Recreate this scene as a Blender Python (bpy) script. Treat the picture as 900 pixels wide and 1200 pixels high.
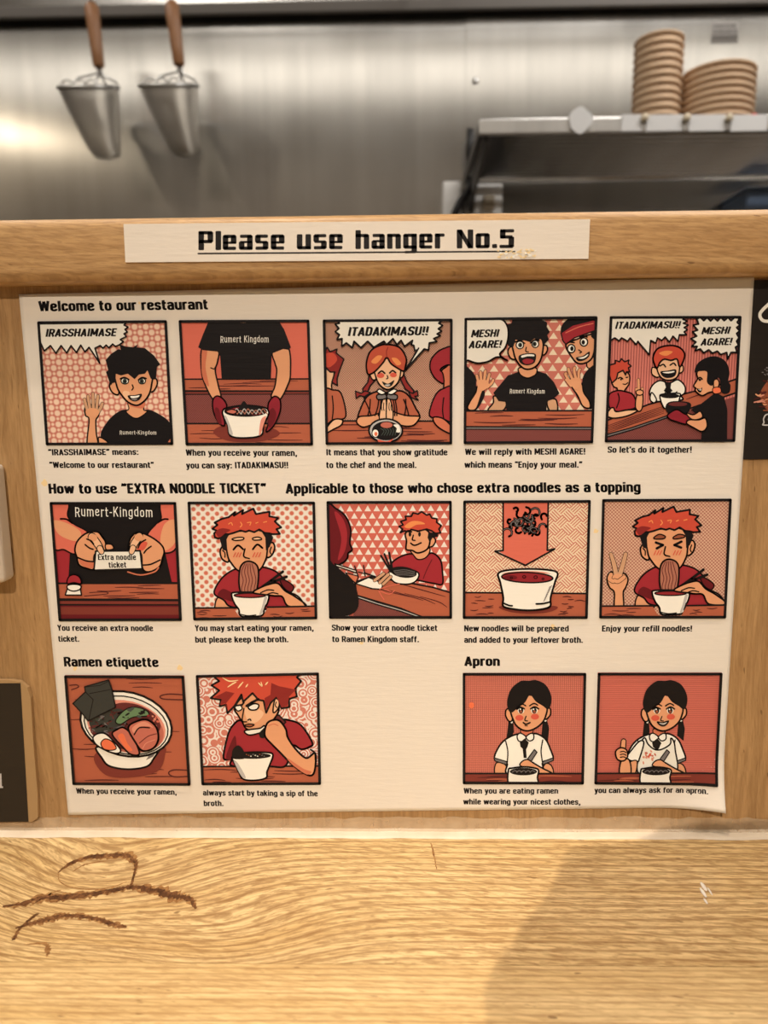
import bpy, bmesh, math, random
from mathutils import Vector, Matrix
from mathutils.geometry import tessellate_polygon

random.seed(7)
for o in list(bpy.data.objects):
    bpy.data.objects.remove(o)
S = bpy.context.scene
C = S.collection
PI = math.pi

# ------------------------------------------------------------------ camera
F = 832.0                      # focal length in pixels of the 900 x 1200 frame
D = 0.42                       # distance from the lens to the partition board
SEAM = 976.0                   # the board meets the counter here


def to_local(u, v, w):
    return Vector((u, -v, -w))


ZC = (-to_local(47, 5224, F)).normalized()
XC = -to_local(-42250, 250, F)
XC = (XC - XC.dot(ZC) * ZC).normalized()
YC = ZC.cross(XC)
R = Matrix((XC, YC, ZC))       # camera space -> world


def ray(px, py):
    return R @ to_local(px - 450, py - 600, F)


_r = ray(450, SEAM)
CAM = Vector((0, -D, -_r.z / _r.y * D))


def onY(px, py, y):            # a point of the upright plane at depth y
    r = ray(px, py)
    return CAM + r * ((y - CAM.y) / r.y)


def onZ(px, py, z):            # a point of the level plane at height z
    r = ray(px, py)
    return CAM + r * ((z - CAM.z) / r.z)


cd = bpy.data.cameras.new('camera')
cam = bpy.data.objects.new('camera', cd)
C.objects.link(cam)
cam.matrix_world = Matrix.Translation(CAM) @ R.to_4x4()
cd.sensor_fit = 'VERTICAL'
cd.sensor_height = 36
cd.lens = F / 1200 * 36
cd.clip_start = 0.01
cd.dof.use_dof = True
cd.dof.focus_distance = 0.428
cd.dof.aperture_fstop = 6.2
S.camera = cam

# ------------------------------------------------------------------ world, lights, exposure
S.view_settings.view_transform = 'Standard'
S.view_settings.look = 'None'
S.view_settings.gamma = 1
S.view_settings.exposure = 0.0
S.view_settings.use_curve_mapping = False
wd = bpy.data.worlds.new('world')
S.world = wd
wd.use_nodes = True
wd.node_tree.nodes['Background'].inputs[0].default_value = (1, .86, .7, 1)
wd.node_tree.nodes['Background'].inputs[1].default_value = 0.08

WARM = (1, .80, .60)


def area(name, loc, target, size, power, color, size_y=None, spread=None):
    d = bpy.data.lights.new(name, 'AREA')
    d.energy = power
    d.color = color
    d.size = size
    if size_y:
        d.shape = 'RECTANGLE'
        d.size_y = size_y
    else:
        d.shape = 'DISK'
    if spread:
        d.spread = spread
    o = bpy.data.objects.new(name, d)
    C.objects.link(o)
    o.location = loc
    o.rotation_euler = (Vector(target) - Vector(loc)).to_track_quat('-Z', 'Y').to_euler()
    return o


LIGHT_ROWS = [
    # downlights in a row right over the counter, one lamp behind the guests, kitchen strips, unseen added fills
    ('counter_downlight', (-.25, -.30, 1.72), (-.25, -.22, 0), .05, 3.3, WARM, None, 1.6),
    ('counter_downlight', (.75, -.30, 1.72), (.75, -.22, 0), .05, 2.4, WARM, None, 1.6),
    ('dining_lamp', (-.155, -1.50, 1.40), (.05, -.1, .08), .009, 1.55, WARM, None, .75),
    ('dining_strip', (0, -.62, 1.76), (0, -.62, 0), 4.2, 13.5, (1, .92, .80), .34, None),
    ('kitchen_strip_and_fill', (-.9, .45, 1.72), (0, 1.1, .4), 1.2, 4.5, (1, .93, .84), .12, None),
    ('kitchen_strip_and_fill', (1.0, .35, 1.72), (1.0, 1.1, .5), 1.2, 15, (1, .95, .89), .12, None),  # unseen fill, added to brighten the cups, shelf lip and tickets
    ('rear_fill_uplight', (0, -2.3, 1.15), (0, -2.75, 1.7), 3.5, 8, (1, .88, .74), .12, None),  # unseen uplight, added to brighten the ceiling that the steel reflects
    ('dining_side_lamp', (-2.2, -1.2, 1.74), (-2.1, -1.0, 0), .16, 5, (1, .84, .62), None, None),
]
for l in LIGHT_ROWS:
    area(*l)


# ------------------------------------------------------------------ helpers: objects
def tag(o, label, cat, group=None, kind=None):
    o['label'] = label
    o['category'] = cat
    if group:
        o['group'] = group
    if kind:
        o['kind'] = kind
    return o


def thing(name, label, cat, loc=(0, 0, 0), group=None):
    o = bpy.data.objects.new(name, None)
    o.empty_display_size = .02
    C.objects.link(o)
    o.location = loc
    return tag(o, label, cat, group)


def base_of(o):
    v = Vector((0, 0, 0))
    while o:
        v += o.location
        o = o.parent
    return v


def obj(name, bm, mats, parent=None, smooth=False, at=None):
    """Links a bmesh given in WORLD coordinates as one mesh object."""
    me = bpy.data.meshes.new(name)
    o = bpy.data.objects.new(name, me)
    C.objects.link(o)
    if parent:
        o.parent = parent
    if at is not None:
        o.location = Vector(at) - (base_of(parent) if parent else Vector((0, 0, 0)))
    off = base_of(o)
    bmesh.ops.translate(bm, vec=-off, verts=bm.verts)
    bm.to_mesh(me)
    bm.free()
    for m in (mats if isinstance(mats, (list, tuple)) else [mats]):
        me.materials.append(m)
    if smooth:
        for p in me.polygons:
            p.use_smooth = True
    return o


def struct(name, bm, m):
    o = obj(name, bm, m)
    o['kind'] = 'structure'
    return o


def copy_tree(o, parent=None):
    c = o.copy()
    C.objects.link(c)
    c.parent = parent
    for ch in list(o.children):
        copy_tree(ch, c)
    return c


def add_box(bm, lo, hi, bevel=0, seg=2, mi=0):
    r = bmesh.ops.create_cube(bm, size=1)
    vs = r['verts']
    lo, hi = Vector(lo), Vector(hi)
    for v in vs:
        v.co = Vector(((lo[i] + hi[i]) / 2 + v.co[i] * (hi[i] - lo[i]) for i in range(3)))
    fs = list({f for v in vs for f in v.link_faces})
    for f in fs:
        f.material_index = mi
    if bevel:
        es = list({e for v in vs for e in v.link_edges})
        r = bmesh.ops.bevel(bm, geom=es, offset=bevel, segments=seg, affect='EDGES', profile=.5)
        for f in r['faces']:
            f.material_index = mi


def box(lo, hi, bevel=0, seg=2):
    bm = bmesh.new()
    add_box(bm, lo, hi, bevel, seg)
    return bm


def add_lathe(bm, prof, centre, n=32, axis='z', closed_ends=True, mi=0):
    """prof: (radius, height) pairs turned about the vertical through centre."""
    c = Vector(centre)
    rings = []
    for r, h in prof:
        rings.append([bm.verts.new(c + Vector((r * math.cos(2 * PI * i / n), r * math.sin(2 * PI * i / n), h))) for i in range(n)])
    for a, b in zip(rings, rings[1:]):
        for i in range(n):
            f = bm.faces.new((a[i], a[(i + 1) % n], b[(i + 1) % n], b[i]))
            f.material_index = mi
    if closed_ends:
        bm.faces.new(list(reversed(rings[0]))).material_index = mi
        bm.faces.new(rings[-1]).material_index = mi
    return rings


def add_tube(bm, pts, rad, n=10, caps=True, mi=0):
    pts = [Vector(p) for p in pts]
    rads = rad if isinstance(rad, (list, tuple)) else [rad] * len(pts)
    prev = None
    ref = Vector((0, 0, 1))
    rings = []
    for i, p in enumerate(pts):
        t = (pts[min(i + 1, len(pts) - 1)] - pts[max(i - 1, 0)]).normalized()
        if prev is None:
            u = t.cross(ref)
            if u.length < .1:
                u = t.cross(Vector((1, 0, 0)))
            u.normalize()
        else:
            u = (prev - t * prev.dot(t)).normalized()
        prev = u
        w = t.cross(u)
        rings.append([bm.verts.new(p + (u * math.cos(2 * PI * k / n) + w * math.sin(2 * PI * k / n)) * rads[i]) for k in range(n)])
    for a, b in zip(rings, rings[1:]):
        for k in range(n):
            bm.faces.new((a[k], a[(k + 1) % n], b[(k + 1) % n], b[k])).material_index = mi
    if caps:
        bm.faces.new(list(reversed(rings[0]))).material_index = mi
        bm.faces.new(rings[-1]).material_index = mi
    bmesh.ops.recalc_face_normals(bm, faces=bm.faces)


def add_prism(bm, poly, y0, y1, mi=0):
    """poly: (x, z) outline pushed from y0 to y1."""
    a = [bm.verts.new((x, y0, z)) for x, z in poly]
    b = [bm.verts.new((x, y1, z)) for x, z in poly]
    n = len(poly)
    fs = [bm.faces.new(a), bm.faces.new(list(reversed(b)))]
    for i in range(n):
        fs.append(bm.faces.new((a[(i + 1) % n], a[i], b[i], b[(i + 1) % n])))
    for f in fs:
        f.material_index = mi
    bmesh.ops.recalc_face_normals(bm, faces=bm.faces)


# ------------------------------------------------------------------ helpers: materials
def lin(c):
    return tuple(((x / 255) / 12.92 if x <= 10 else ((x / 255 + .055) / 1.055) ** 2.4) for x in c)


PAPER_SEEN = lin((232, 207, 175))


def alb(r, g, b, k=.80):
    """Reflectance of an ink from its colour beside white paper under the warm lamps."""
    c = lin((r, g, b))
    if r - b > 60:                     # the warm inks lean to orange
        c = (c[0], c[1] * .95, c[2] * .80)
    return tuple(min(.95, c[i] / PAPER_SEEN[i] * k) for i in range(3)) + (1,)


class NT:
    def __init__(self, name, rough=.5, spec=.5, metal=0):
        self.m = bpy.data.materials.new(name)
        self.m.use_nodes = True
        self.t = self.m.node_tree
        self.b = self.t.nodes['Principled BSDF']
        self.b.inputs['Roughness'].default_value = rough
        self.b.inputs['Specular IOR Level'].default_value = spec
        self.b.inputs['Metallic'].default_value = metal
        self._c = None

    def node(self, kind, **kw):
        n = self.t.nodes.new(kind)
        for k, v in kw.items():
            setattr(n, k, v)
        return n

    def put(self, sock, v):
        if isinstance(v, bpy.types.NodeSocket):
            self.t.links.new(v, sock)
        else:
            sock.default_value = v

    def math(self, op, a, b=0.0, c=None):
        n = self.node('ShaderNodeMath', operation=op)
        self.put(n.inputs[0], a)
        self.put(n.inputs[1], b)
        if c is not None:
            self.put(n.inputs[2], c)
        return n.outputs[0]

    def co(self, which='Object'):
        if self._c is None:
            self._c = self.node('ShaderNodeTexCoord')
        return self._c.outputs[which]

    def xyz(self, vec=None):
        n = self.node('ShaderNodeSeparateXYZ')
        self.put(n.inputs[0], vec if vec is not None else self.co())
        return n.outputs

    def comb(self, x, y, z=0.0):
        n = self.node('ShaderNodeCombineXYZ')
        for i, v in enumerate((x, y, z)):
            self.put(n.inputs[i], v)
        return n.outputs[0]

    def noise(self, vec, scale, detail=3, rough=.5, dist=0):
        n = self.node('ShaderNodeTexNoise')
        self.put(n.inputs['Vector'], vec)
        n.inputs['Scale'].default_value = scale
        n.inputs['Detail'].default_value = detail
        n.inputs['Roughness'].default_value = rough
        n.inputs['Distortion'].default_value = dist
        return n.outputs['Fac']

    def ramp(self, f, stops):
        n = self.node('ShaderNodeValToRGB')
        self.put(n.inputs[0], f)
        e = n.color_ramp.elements
        while len(e) < len(stops):
            e.new(.5)
        for i, (p, c) in enumerate(stops):
            e[i].position = p
            e[i].color = c if isinstance(c, tuple) else (c, c, c, 1)
        return n.outputs[0]

    def mix(self, f, a, b, mode='MIX'):
        n = self.node('ShaderNodeMix', data_type='RGBA', blend_type=mode)
        self.put(n.inputs[0], f)
        self.put(n.inputs[6], a)
        self.put(n.inputs[7], b)
        return n.outputs[2]

    def color(self, c):
        self.put(self.b.inputs['Base Color'], c)
        return self

    def bump(self, h, strength=.3, dist=.001):
        n = self.node('ShaderNodeBump')
        n.inputs['Strength'].default_value = strength
        n.inputs['Distance'].default_value = dist
        self.put(n.inputs['Height'], h)
        self.t.links.new(n.outputs[0], self.b.inputs['Normal'])
        return self


def plain(name, c, rough=.5, spec=.5, metal=0, k=None):
    n = NT(name, rough, spec, metal)
    n.color(c if len(c) == 4 else tuple(c) + (1,))
    return n.m


def laminate_bump(n):
    """The film over the poster lies in fine level ripples."""
    x, y, z = n.xyz(n.co('Object'))
    r = n.noise(n.comb(n.math('MULTIPLY', x, 55), n.math('MULTIPLY', z, 420), 0.0), 1.0, 3, .6)
    n.bump(r, .22, .0006)
    return n


def ink(name, r, g, b):
    n = NT('print_' + name, .45, .22)
    n.color(alb(r, g, b))
    return laminate_bump(n).m


def wood(name, grain, dark, mid, light, knot=None, seed=0.0, coat=.15, rough=.42, fleck=1.0, k=1.0, dash=0.0, rings=0.0, ring=.0062):
    """Oiled oak; grain 'x' or 'z' says which way it runs (seen in object space)."""
    n = NT(name, rough, .4)
    x, y, z = n.xyz()
    if grain == 'x':
        u, v, w = x, n.math('ADD', y, z), z
    else:
        u, v, w = z, n.math('ADD', x, y), y
    u = n.math('ADD', u, seed)
    if knot:
        for kx, ky, s, amp in knot:
            dx = n.math('SUBTRACT', x, kx)
            dy = n.math('MULTIPLY', n.math('SUBTRACT', y, ky), 1.5)
            d2 = n.math('ADD', n.math('MULTIPLY', dx, dx), n.math('MULTIPLY', dy, dy))
            g = n.math('POWER', 2.718, n.math('MULTIPLY', d2, -1 / (s * s)))
            v = n.math('ADD', v, n.math('MULTIPLY', g, amp))
    warp = n.noise(n.comb(n.math('MULTIPLY', u, 5 * k), n.math('MULTIPLY', v, 22 * k), seed), 1, 3)
    v2 = n.math('ADD', v, n.math('MULTIPLY', warp, .016))
    broad = n.noise(n.comb(n.math('MULTIPLY', u, 3 * k), n.math('MULTIPLY', v2, 48 * k), seed), 1, 4, .6)
    fine = n.noise(n.comb(n.math('MULTIPLY', u, 16 * k), n.math('MULTIPLY', v2, 330 * k), seed + 3), 1, 4, .65)
    pore = n.noise(n.comb(n.math('MULTIPLY', u, 42 * k), n.math('MULTIPLY', v2, 620 * k), seed + 8), 1, 2, .5)
    c = n.ramp(broad, [(.30, mid), (.52, light), (.70, mid)])
    c = n.mix(n.ramp(fine, [(.42, 0.0), (.62, .50 * fleck)]), c, dark)
    c = n.mix(n.ramp(pore, [(.60, 0.0), (.72, .55 * fleck)]), c, dark)
    if dash:                           # short slanting flecks of sawn oak
        sl = n.math('ADD', v2, n.math('MULTIPLY', u, .10))
        dn = n.noise(n.comb(n.math('MULTIPLY', u, 95 * k), n.math('MULTIPLY', sl, 760 * k), seed + 5), 1, 3, .6, .5)
        c = n.mix(n.ramp(dn, [(.44, 0.0), (.60, dash)]), c, dark)
        dl = n.noise(n.comb(n.math('MULTIPLY', u, 80 * k), n.math('MULTIPLY', sl, 640 * k), seed + 15), 1, 3, .6, .5)
        c = n.mix(n.ramp(dl, [(.52, 0.0), (.66, dash * .7)]), c, tuple(min(1, q * 1.18) for q in light[:3]) + (1,))
        sp = n.noise(n.comb(n.math('MULTIPLY', u, 110 * k), n.math('MULTIPLY', sl, 420 * k), seed + 25), 1, 1, .5)
        c = n.mix(n.ramp(sp, [(.73, 0.0), (.80, .8)]), c, tuple(q * .6 for q in dark[:3]) + (1,))
    if rings:                          # growth rings, bent round the knot
        rv = n.math('ADD', n.math('ADD', v, n.math('MULTIPLY', warp, .005)), n.math('MULTIPLY', dn if dash else fine, .0012))
        rg = n.math('FRACT', n.math('MULTIPLY', rv, 1 / ring))
        c = n.mix(n.ramp(rg, [(.0, 0.0), (.55, 0.0), (.88, rings), (1.0, 0.0)]), c, dark)
    n.color(c)
    n.b.inputs['Coat Weight'].default_value = coat
    n.b.inputs['Coat Roughness'].default_value = .3
    n.bump(n.math('SUBTRACT', fine, n.math('MULTIPLY', pore, .8)), .28, .0006)
    return n.m


def steel(name, base=(.55, .54, .52, 1), rough=.3, across='x', metal=1.0, smudge=.1, aniso=0.0, rot=0.0):
    """Brushed stainless sheet with soft vertical brushing and smudges."""
    n = NT(name, rough, .5, metal)
    x, y, z = n.xyz()
    s = n.noise(n.comb(n.math('MULTIPLY', x, 26), y, n.math('MULTIPLY', z, 1.2)), 1, 5, .65)
    b = n.noise(n.co(), 3.5, 3, .55)
    n.put(n.b.inputs['Roughness'], n.math('ADD', n.math('MULTIPLY', b, smudge * 1.6), rough - smudge * .8))
    n.color(n.mix(n.ramp(s, [(.35, 0.0), (.70, .42)]), base, tuple(q * .66 for q in base[:3]) + (1,)))
    n.b.inputs['Anisotropic'].default_value = aniso
    n.b.inputs['Anisotropic Rotation'].default_value = rot
    tg = n.node('ShaderNodeTangent', direction_type='RADIAL', axis='Z')
    n.t.links.new(tg.outputs[0], n.b.inputs['Tangent'])
    n.bump(s, .04, .001)
    return n.m


M = {}
M['oak_board'] = wood('oak_board', 'z', (.20, .105, .04, 1), (.40, .25, .115, 1), (.47, .30, .145, 1), seed=1.3, fleck=.8, dash=.2)
M['oak_rail'] = wood('oak_rail', 'x', (.25, .135, .055, 1), (.47, .29, .13, 1), (.55, .36, .175, 1), seed=4.1, fleck=.6, dash=.42)
M['steel'] = steel('brushed_steel', rough=.23, aniso=.85, rot=0.0)
M['steel_bright'] = steel('polished_steel', (.72, .71, .69, 1), .34)
M['steel_dark'] = steel('dull_steel', (.30, .285, .27, 1), .4)
M['pipe'] = steel('steel_pipe', (.62, .60, .57, 1), .16)
M['dark_iron'] = plain('dark_iron', (.045, .04, .038), .45)
M['grey_paint'] = plain('grey_paint', (.16, .145, .13), .6)
M['black'] = plain('black_rubber', (.012, .011, .011), .5)
M['white_plastic'] = plain('white_plastic', (.90, .89, .87), .4)
M['floor'] = plain('dark_floor', (.07, .06, .055), .4)
M['plaster'] = plain('plaster', (.55, .51, .47), .8)
M['ceil'] = plain('ceiling_paint', (.55, .52, .49), .8)

# ================================================================== the setting
X0, X1, YB, YF, ZF, ZT = -2.4, 2.4, 1.25, -3.0, -.76, 1.80
struct('floor', box((X0, YF, ZF - .05), (X1, YB, ZF)), M['floor'])
struct('ceiling', box((X0, YF, ZT), (X1, YB, ZT + .05)), M['ceil'])
struct('wall_left', box((X0 - .05, YF, ZF), (X0, YB, ZT)), M['plaster'])
struct('wall_right', box((X1, YF, ZF), (X1 + .05, YB, ZT)), M['plaster'])
struct('wall_front', box((X0, YF - .05, ZF), (X1, YF, ZT)), M['plaster'])
# the kitchen's back wall: two stainless sheets that meet in a lap joint
seam_x = onY(546, 100, YB).x
bm = box((X0, YB, ZF), (seam_x, YB + .05, ZT))
add_box(bm, (seam_x, YB - .0025, ZF), (X1, YB + .05, ZT))
struct('wall_back', bm, M['steel'])
# rivet of the joint
p = onY(557, 95, YB - .0025)
bm = bmesh.new()
add_tube(bm, [(p.x, p.y, p.z), (p.x, p.y - .003, p.z), (p.x, p.y - .0045, p.z)], [.007, .0065, .004], 16)
tag(obj('rivet', bm, M['steel_bright'], smooth=True), 'round steel rivet in the joint of the kitchen wall sheets', 'rivet')

# ------------------------------------------------------------------ counter
CT = 0.0
yj = onZ(450, 1130, 0).y                   # where two boards of the counter meet
kn = onZ(100, 1040, 0)
kn2 = onZ(230, 1075, 0)
M['oak_counter'] = wood('oak_counter', 'x', (.27, .145, .05, 1), (.64, .455, .205, 1), (.80, .62, .33, 1),
                        knot=[(kn.x, kn.y + .2, .075, .040), (kn2.x + .02, kn2.y + .185, .05, .022), (kn.x - .08, kn.y + .17, .05, -.02)], seed=2.2, fleck=.55, coat=.2, dash=.66, rings=.75, ring=.0056)
M['oak_counter_front'] = wood('oak_counter_front', 'x', (.30, .165, .06, 1), (.63, .45, .205, 1), (.76, .58, .30, 1), seed=6.7, fleck=.5, coat=.2, dash=.4, rings=.6, ring=.0038)
ct = thing('bar_counter', 'pale oak bar counter with a dark cracked knot at its left', 'counter', (0, -.2, -.04))
bm = box((-1.4, yj + .0001, -.04), (1.4, .012, 0))
r0 = len(bm.faces)
add_box(bm, (-1.4, -.50, -.04), (1.4, yj - .0001, -.0001), mi=1)
obj('oak_slab', bm, [M['oak_counter'], M['oak_counter_front']], ct)

# the counter stands on a front panel
M['panel_dark'] = wood('oak_front_panel', 'z', (.1, .05, .02, 1), (.2, .12, .06, 1), (.25, .16, .08, 1), seed=9)
obj('front_panel', box((-1.4, -.06, ZF), (1.4, -.02, -.04)), M['panel_dark'], ct)

# cracks of the knot: ragged dark fissures filled flush with the board
KC = NT('knot_bark', .75, .2)
nz = KC.noise(KC.co(), 260, 4, .7)
KC.color(KC.ramp(nz, [(.35, (.07, .03, .014, 1)), (.55, (.17, .075, .03, 1)), (.72, (.36, .19, .08, 1))]))
KC.bump(nz, .8, .002)


KL = NT('knot_edge', .7, .2)
nz = KL.noise(KL.co(), 330, 4, .7)
KL.color(KL.ramp(nz, [(.36, (.20, .095, .035, 1)), (.52, (.34, .18, .07, 1)), (.68, (.50, .31, .13, 1))]))
KL.bump(nz, .6, .001)


def fissure(pts, ws, seed, jag=.45, lift=.00012, sc=1.0):
    """Ribbon over the counter through photo points (on the level z=0), ragged on both sides."""
    rnd = random.Random(seed)
    P = [onZ(a, b, 0) for a, b in pts]
    path, wid = [], []
    for i in range(len(P) - 1):
        p0, p1, p2, p3 = P[max(i - 1, 0)], P[i], P[i + 1], P[min(i + 2, len(P) - 1)]
        for k in range(10):
            t = k / 10
            path.append(.5 * ((2 * p1) + (p2 - p0) * t + (2 * p0 - 5 * p1 + 4 * p2 - p3) * t * t + (3 * p1 - p0 - 3 * p2 + p3) * t ** 3))
            wid.append(ws[i] * (1 - t) + ws[i + 1] * t)
    bm = bmesh.new()
    last = None
    for i, p in enumerate(path):
        t = (path[min(i + 1, len(path) - 1)] - path[max(i - 1, 0)]).normalized()
        nrm = Vector((-t.y, t.x, 0))
        w = wid[i] * .00058 * sc
        a = bm.verts.new(p + nrm * w * (1 + jag * rnd.uniform(-1, 1)) + Vector((0, 0, lift)))
        b = bm.verts.new(p - nrm * w * (1 + jag * rnd.uniform(-1, 1)) + Vector((0, 0, lift)))
        if last:
            bm.faces.new((last[0], a, b, last[1]))
        last = (a, b)
    bmesh.ops.recalc_face_normals(bm, faces=bm.faces)
    return bm


CR = [
    ([(68, 1023), (85, 1011), (110, 1004), (135, 1003), (150, 1003), (158, 1012)], [.5, 2.5, 4, 4.5, 5, 2]),
    ([(159, 1010), (158, 1022), (154, 1036), (150, 1043)], [2.5, 1.5, 1.2, 2]),
    ([(3, 1063), (25, 1060), (48, 1053), (80, 1051), (110, 1048), (140, 1042), (158, 1040), (185, 1045), (208, 1051), (222, 1054), (230, 1066)],
     [1, 3.5, 5, 4.5, 4.5, 3.5, 3.5, 6.5, 6, 4, .6]),
    ([(18, 1088), (40, 1082), (55, 1078), (72, 1074), (95, 1074), (115, 1078), (135, 1084), (149, 1087)], [.8, 3, 4.5, 3.5, 3, 2.5, 3.5, 1]),
    ([(16, 1102), (22, 1090), (40, 1074), (46, 1071)], [2, 1.4, 1.6, .6]),
    ([(35, 1062), (60, 1047), (72, 1043)], [.5, 1, .3]),
    ([(28, 1107), (52, 1106), (56, 1114), (55, 1122)], [.3, 1.4, 2, .5]),
    ([(68, 1023), (72, 1035), (95, 1042), (125, 1041), (150, 1033)], [.3, .5, .6, .6, .4]),
    ([(85, 1022), (100, 1013), (125, 1009)], [.4, 1.2, .4]),
    ([(505, 988), (508, 1000), (512, 1020)], [.5, 1.0, .3]),
]
for i, (p_, w_) in enumerate(CR):
    kc = obj('knot_crack', fissure(p_, w_, i, .55, .00010, 1.1), KL.m, ct)
    if i < 5:
        obj('dark_core', fissure(p_, w_, i + 50, .8, .00018, .62), KC.m, kc)
        obj('upper_edge', fissure([(x, y - 1.3) for x, y in p_], w_, i + 90, .9, .00024, .22), KC.m, kc)

# ------------------------------------------------------------------ partition board with its top rail
RB = onY(450, 325.5, -.014).z
RT = onY(450, 249, -.014).z
pt = thing('wooden_partition', 'oak partition board with a thick top rail standing behind the counter', 'partition', (0, .01, 0))
obj('board_panel', box((-1.4, 0, .0005), (1.4, .022, RB + .01), .0003, 1), M['oak_board'], pt)
bm = box((-1.4, -.014, RB), (1.4, .036, RT), .006, 5)
obj('top_rail', bm, M['oak_rail'], pt, smooth=False)
for f in pt.children[-1].data.polygons:
    f.use_smooth = True

# white sealant line in the corner of board and counter
ws_ = NT('white_sealant', .45, .5)
q = ws_.noise(ws_.co(), 60, 3)
ws_.color(ws_.mix(q, (.82, .76, .66, 1), (.62, .52, .40, 1)))
ws_.bump(q, .5, .001)
bm = bmesh.new()
n = 220
rows = []
rnd = random.Random(3)
for i in range(n + 1):
    x = -1.4 + 2.8 * i / n
    j = rnd.uniform(-.0006, .0006)
    rows.append([bm.verts.new((x, -.0062 + j, .0001)), bm.verts.new((x, -.0048 + j, .0011)), bm.verts.new((x, -.0022, .0020)), bm.verts.new((x, -.0001, .0032 + j * .5))])
for a, b in zip(rows, rows[1:]):
    for k in range(3):
        bm.faces.new((a[k], b[k], b[k + 1], a[k + 1]))
struct('trim_1', bm, ws_.m)

# clear film of old sealant above it, torn along its upper edge
tf = NT('clear_film', .22, .6)
q = tf.noise(tf.co(), 90, 3)
tf.color((.80, .66, .48, 1))
tr = tf.node('ShaderNodeBsdfTransparent')
mx = tf.node('ShaderNodeMixShader')
tf.put(mx.inputs[0], tf.ramp(q, [(.3, .30), (.7, .46)]))
tf.t.links.new(tr.outputs[0], mx.inputs[1])
tf.t.links.new(tf.b.outputs[0], mx.inputs[2])
tf.t.links.new(mx.outputs[0], tf.t.nodes['Material Output'].inputs[0])
zt = onY(450, 958, -.0006).z
bm = bmesh.new()
prev = None
h = 0
for i in range(900):
    x = -.6 + 1.2 * i / 899
    h = .85 * h + rnd.uniform(-.0004, .0004)
    a = bm.verts.new((x, -.0022, .0016))
    m_ = bm.verts.new((x, -.0009, .004))
    b = bm.verts.new((x, -.0004, zt + h + .0012 * x))
    if prev:
        bm.faces.new((prev[0], a, m_, prev[1]))
        bm.faces.new((prev[1], m_, b, prev[2]))
    prev = (a, m_, b)
bmesh.ops.recalc_face_normals(bm, faces=bm.faces)
tag(obj('sealant_film', bm, tf.m, smooth=True), 'clear torn strip of sealant film along the foot of the oak partition', 'sealant strip')

# ------------------------------------------------------------------ kitchen: hanging shelf over the strainers
yh = 1.10
ye = 1.222
zs = onY(450, 12, ye).z
zb = onY(450, -62, yh).z
sh = thing('overhead_shelf', 'dull steel shelf edge along the very top of the kitchen wall', 'shelf', (0, 1.22, zs))
obj('shelf_tray', box((-2.2, ye + .012, zs + .018), (2.2, YB, zs + .022), .001), M['grey_paint'], sh)
obj('front_edge', box((-2.2, ye, zs), (2.2, ye + .012, zs + .022), .002), M['grey_paint'], sh)
bm = bmesh.new()
add_tube(bm, [(-2.2, yh, zb), (2.2, yh, zb)], .006, 12)
for x in (-1.6, -.95, .05, .8, 1.6):
    add_tube(bm, [(x, yh, zb), (x, ye + .004, zb + .004)], .005, 8)
tag(obj('hanging_bar', bm, M['steel_dark'], smooth=True), 'steel bar above the picture from which the two strainers hang', 'rail')

# ------------------------------------------------------------------ kitchen worktop behind the partition
kw = thing('kitchen_worktop', 'steel kitchen worktop along the back wall, hidden behind the partition', 'worktop', (0, 1.0, ZF))
obj('worktop_sheet', box((-2.2, .62, .02), (2.2, 1.245, .06), .004, 2), M['steel_dark'], kw)
obj('worktop_front', box((-2.2, .66, ZF), (2.2, .68, .02)), M['steel_dark'], kw)

# ------------------------------------------------------------------ noodle strainers
M['handle_wood'] = wood('handle_wood', 'z', (.22, .09, .035, 1), (.40, .19, .085, 1), (.46, .23, .11, 1), seed=12, k=1.5)
mesh_m = NT('wire_mesh', .35, .5, .9)
mesh_m.color((.44, .41, .36, 1))
uv = mesh_m.xyz(mesh_m.co('UV'))
su = mesh_m.math('ABSOLUTE', mesh_m.math('SINE', mesh_m.math('MULTIPLY', uv[0], 160.0)))
sv = mesh_m.math('ABSOLUTE', mesh_m.math('SINE', mesh_m.math('MULTIPLY', uv[1], 90.0)))
wire = mesh_m.math('GREATER_THAN', mesh_m.math('MAXIMUM', su, sv), .80)
tr = mesh_m.node('ShaderNodeBsdfTransparent')
mx = mesh_m.node('ShaderNodeMixShader')
mesh_m.put(mx.inputs[0], wire)
mesh_m.t.links.new(tr.outputs[0], mx.inputs[1])
mesh_m.t.links.new(mesh_m.b.outputs[0], mx.inputs[2])
mesh_m.t.links.new(mx.outputs[0], mesh_m.t.nodes['Material Output'].inputs[0])


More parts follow.
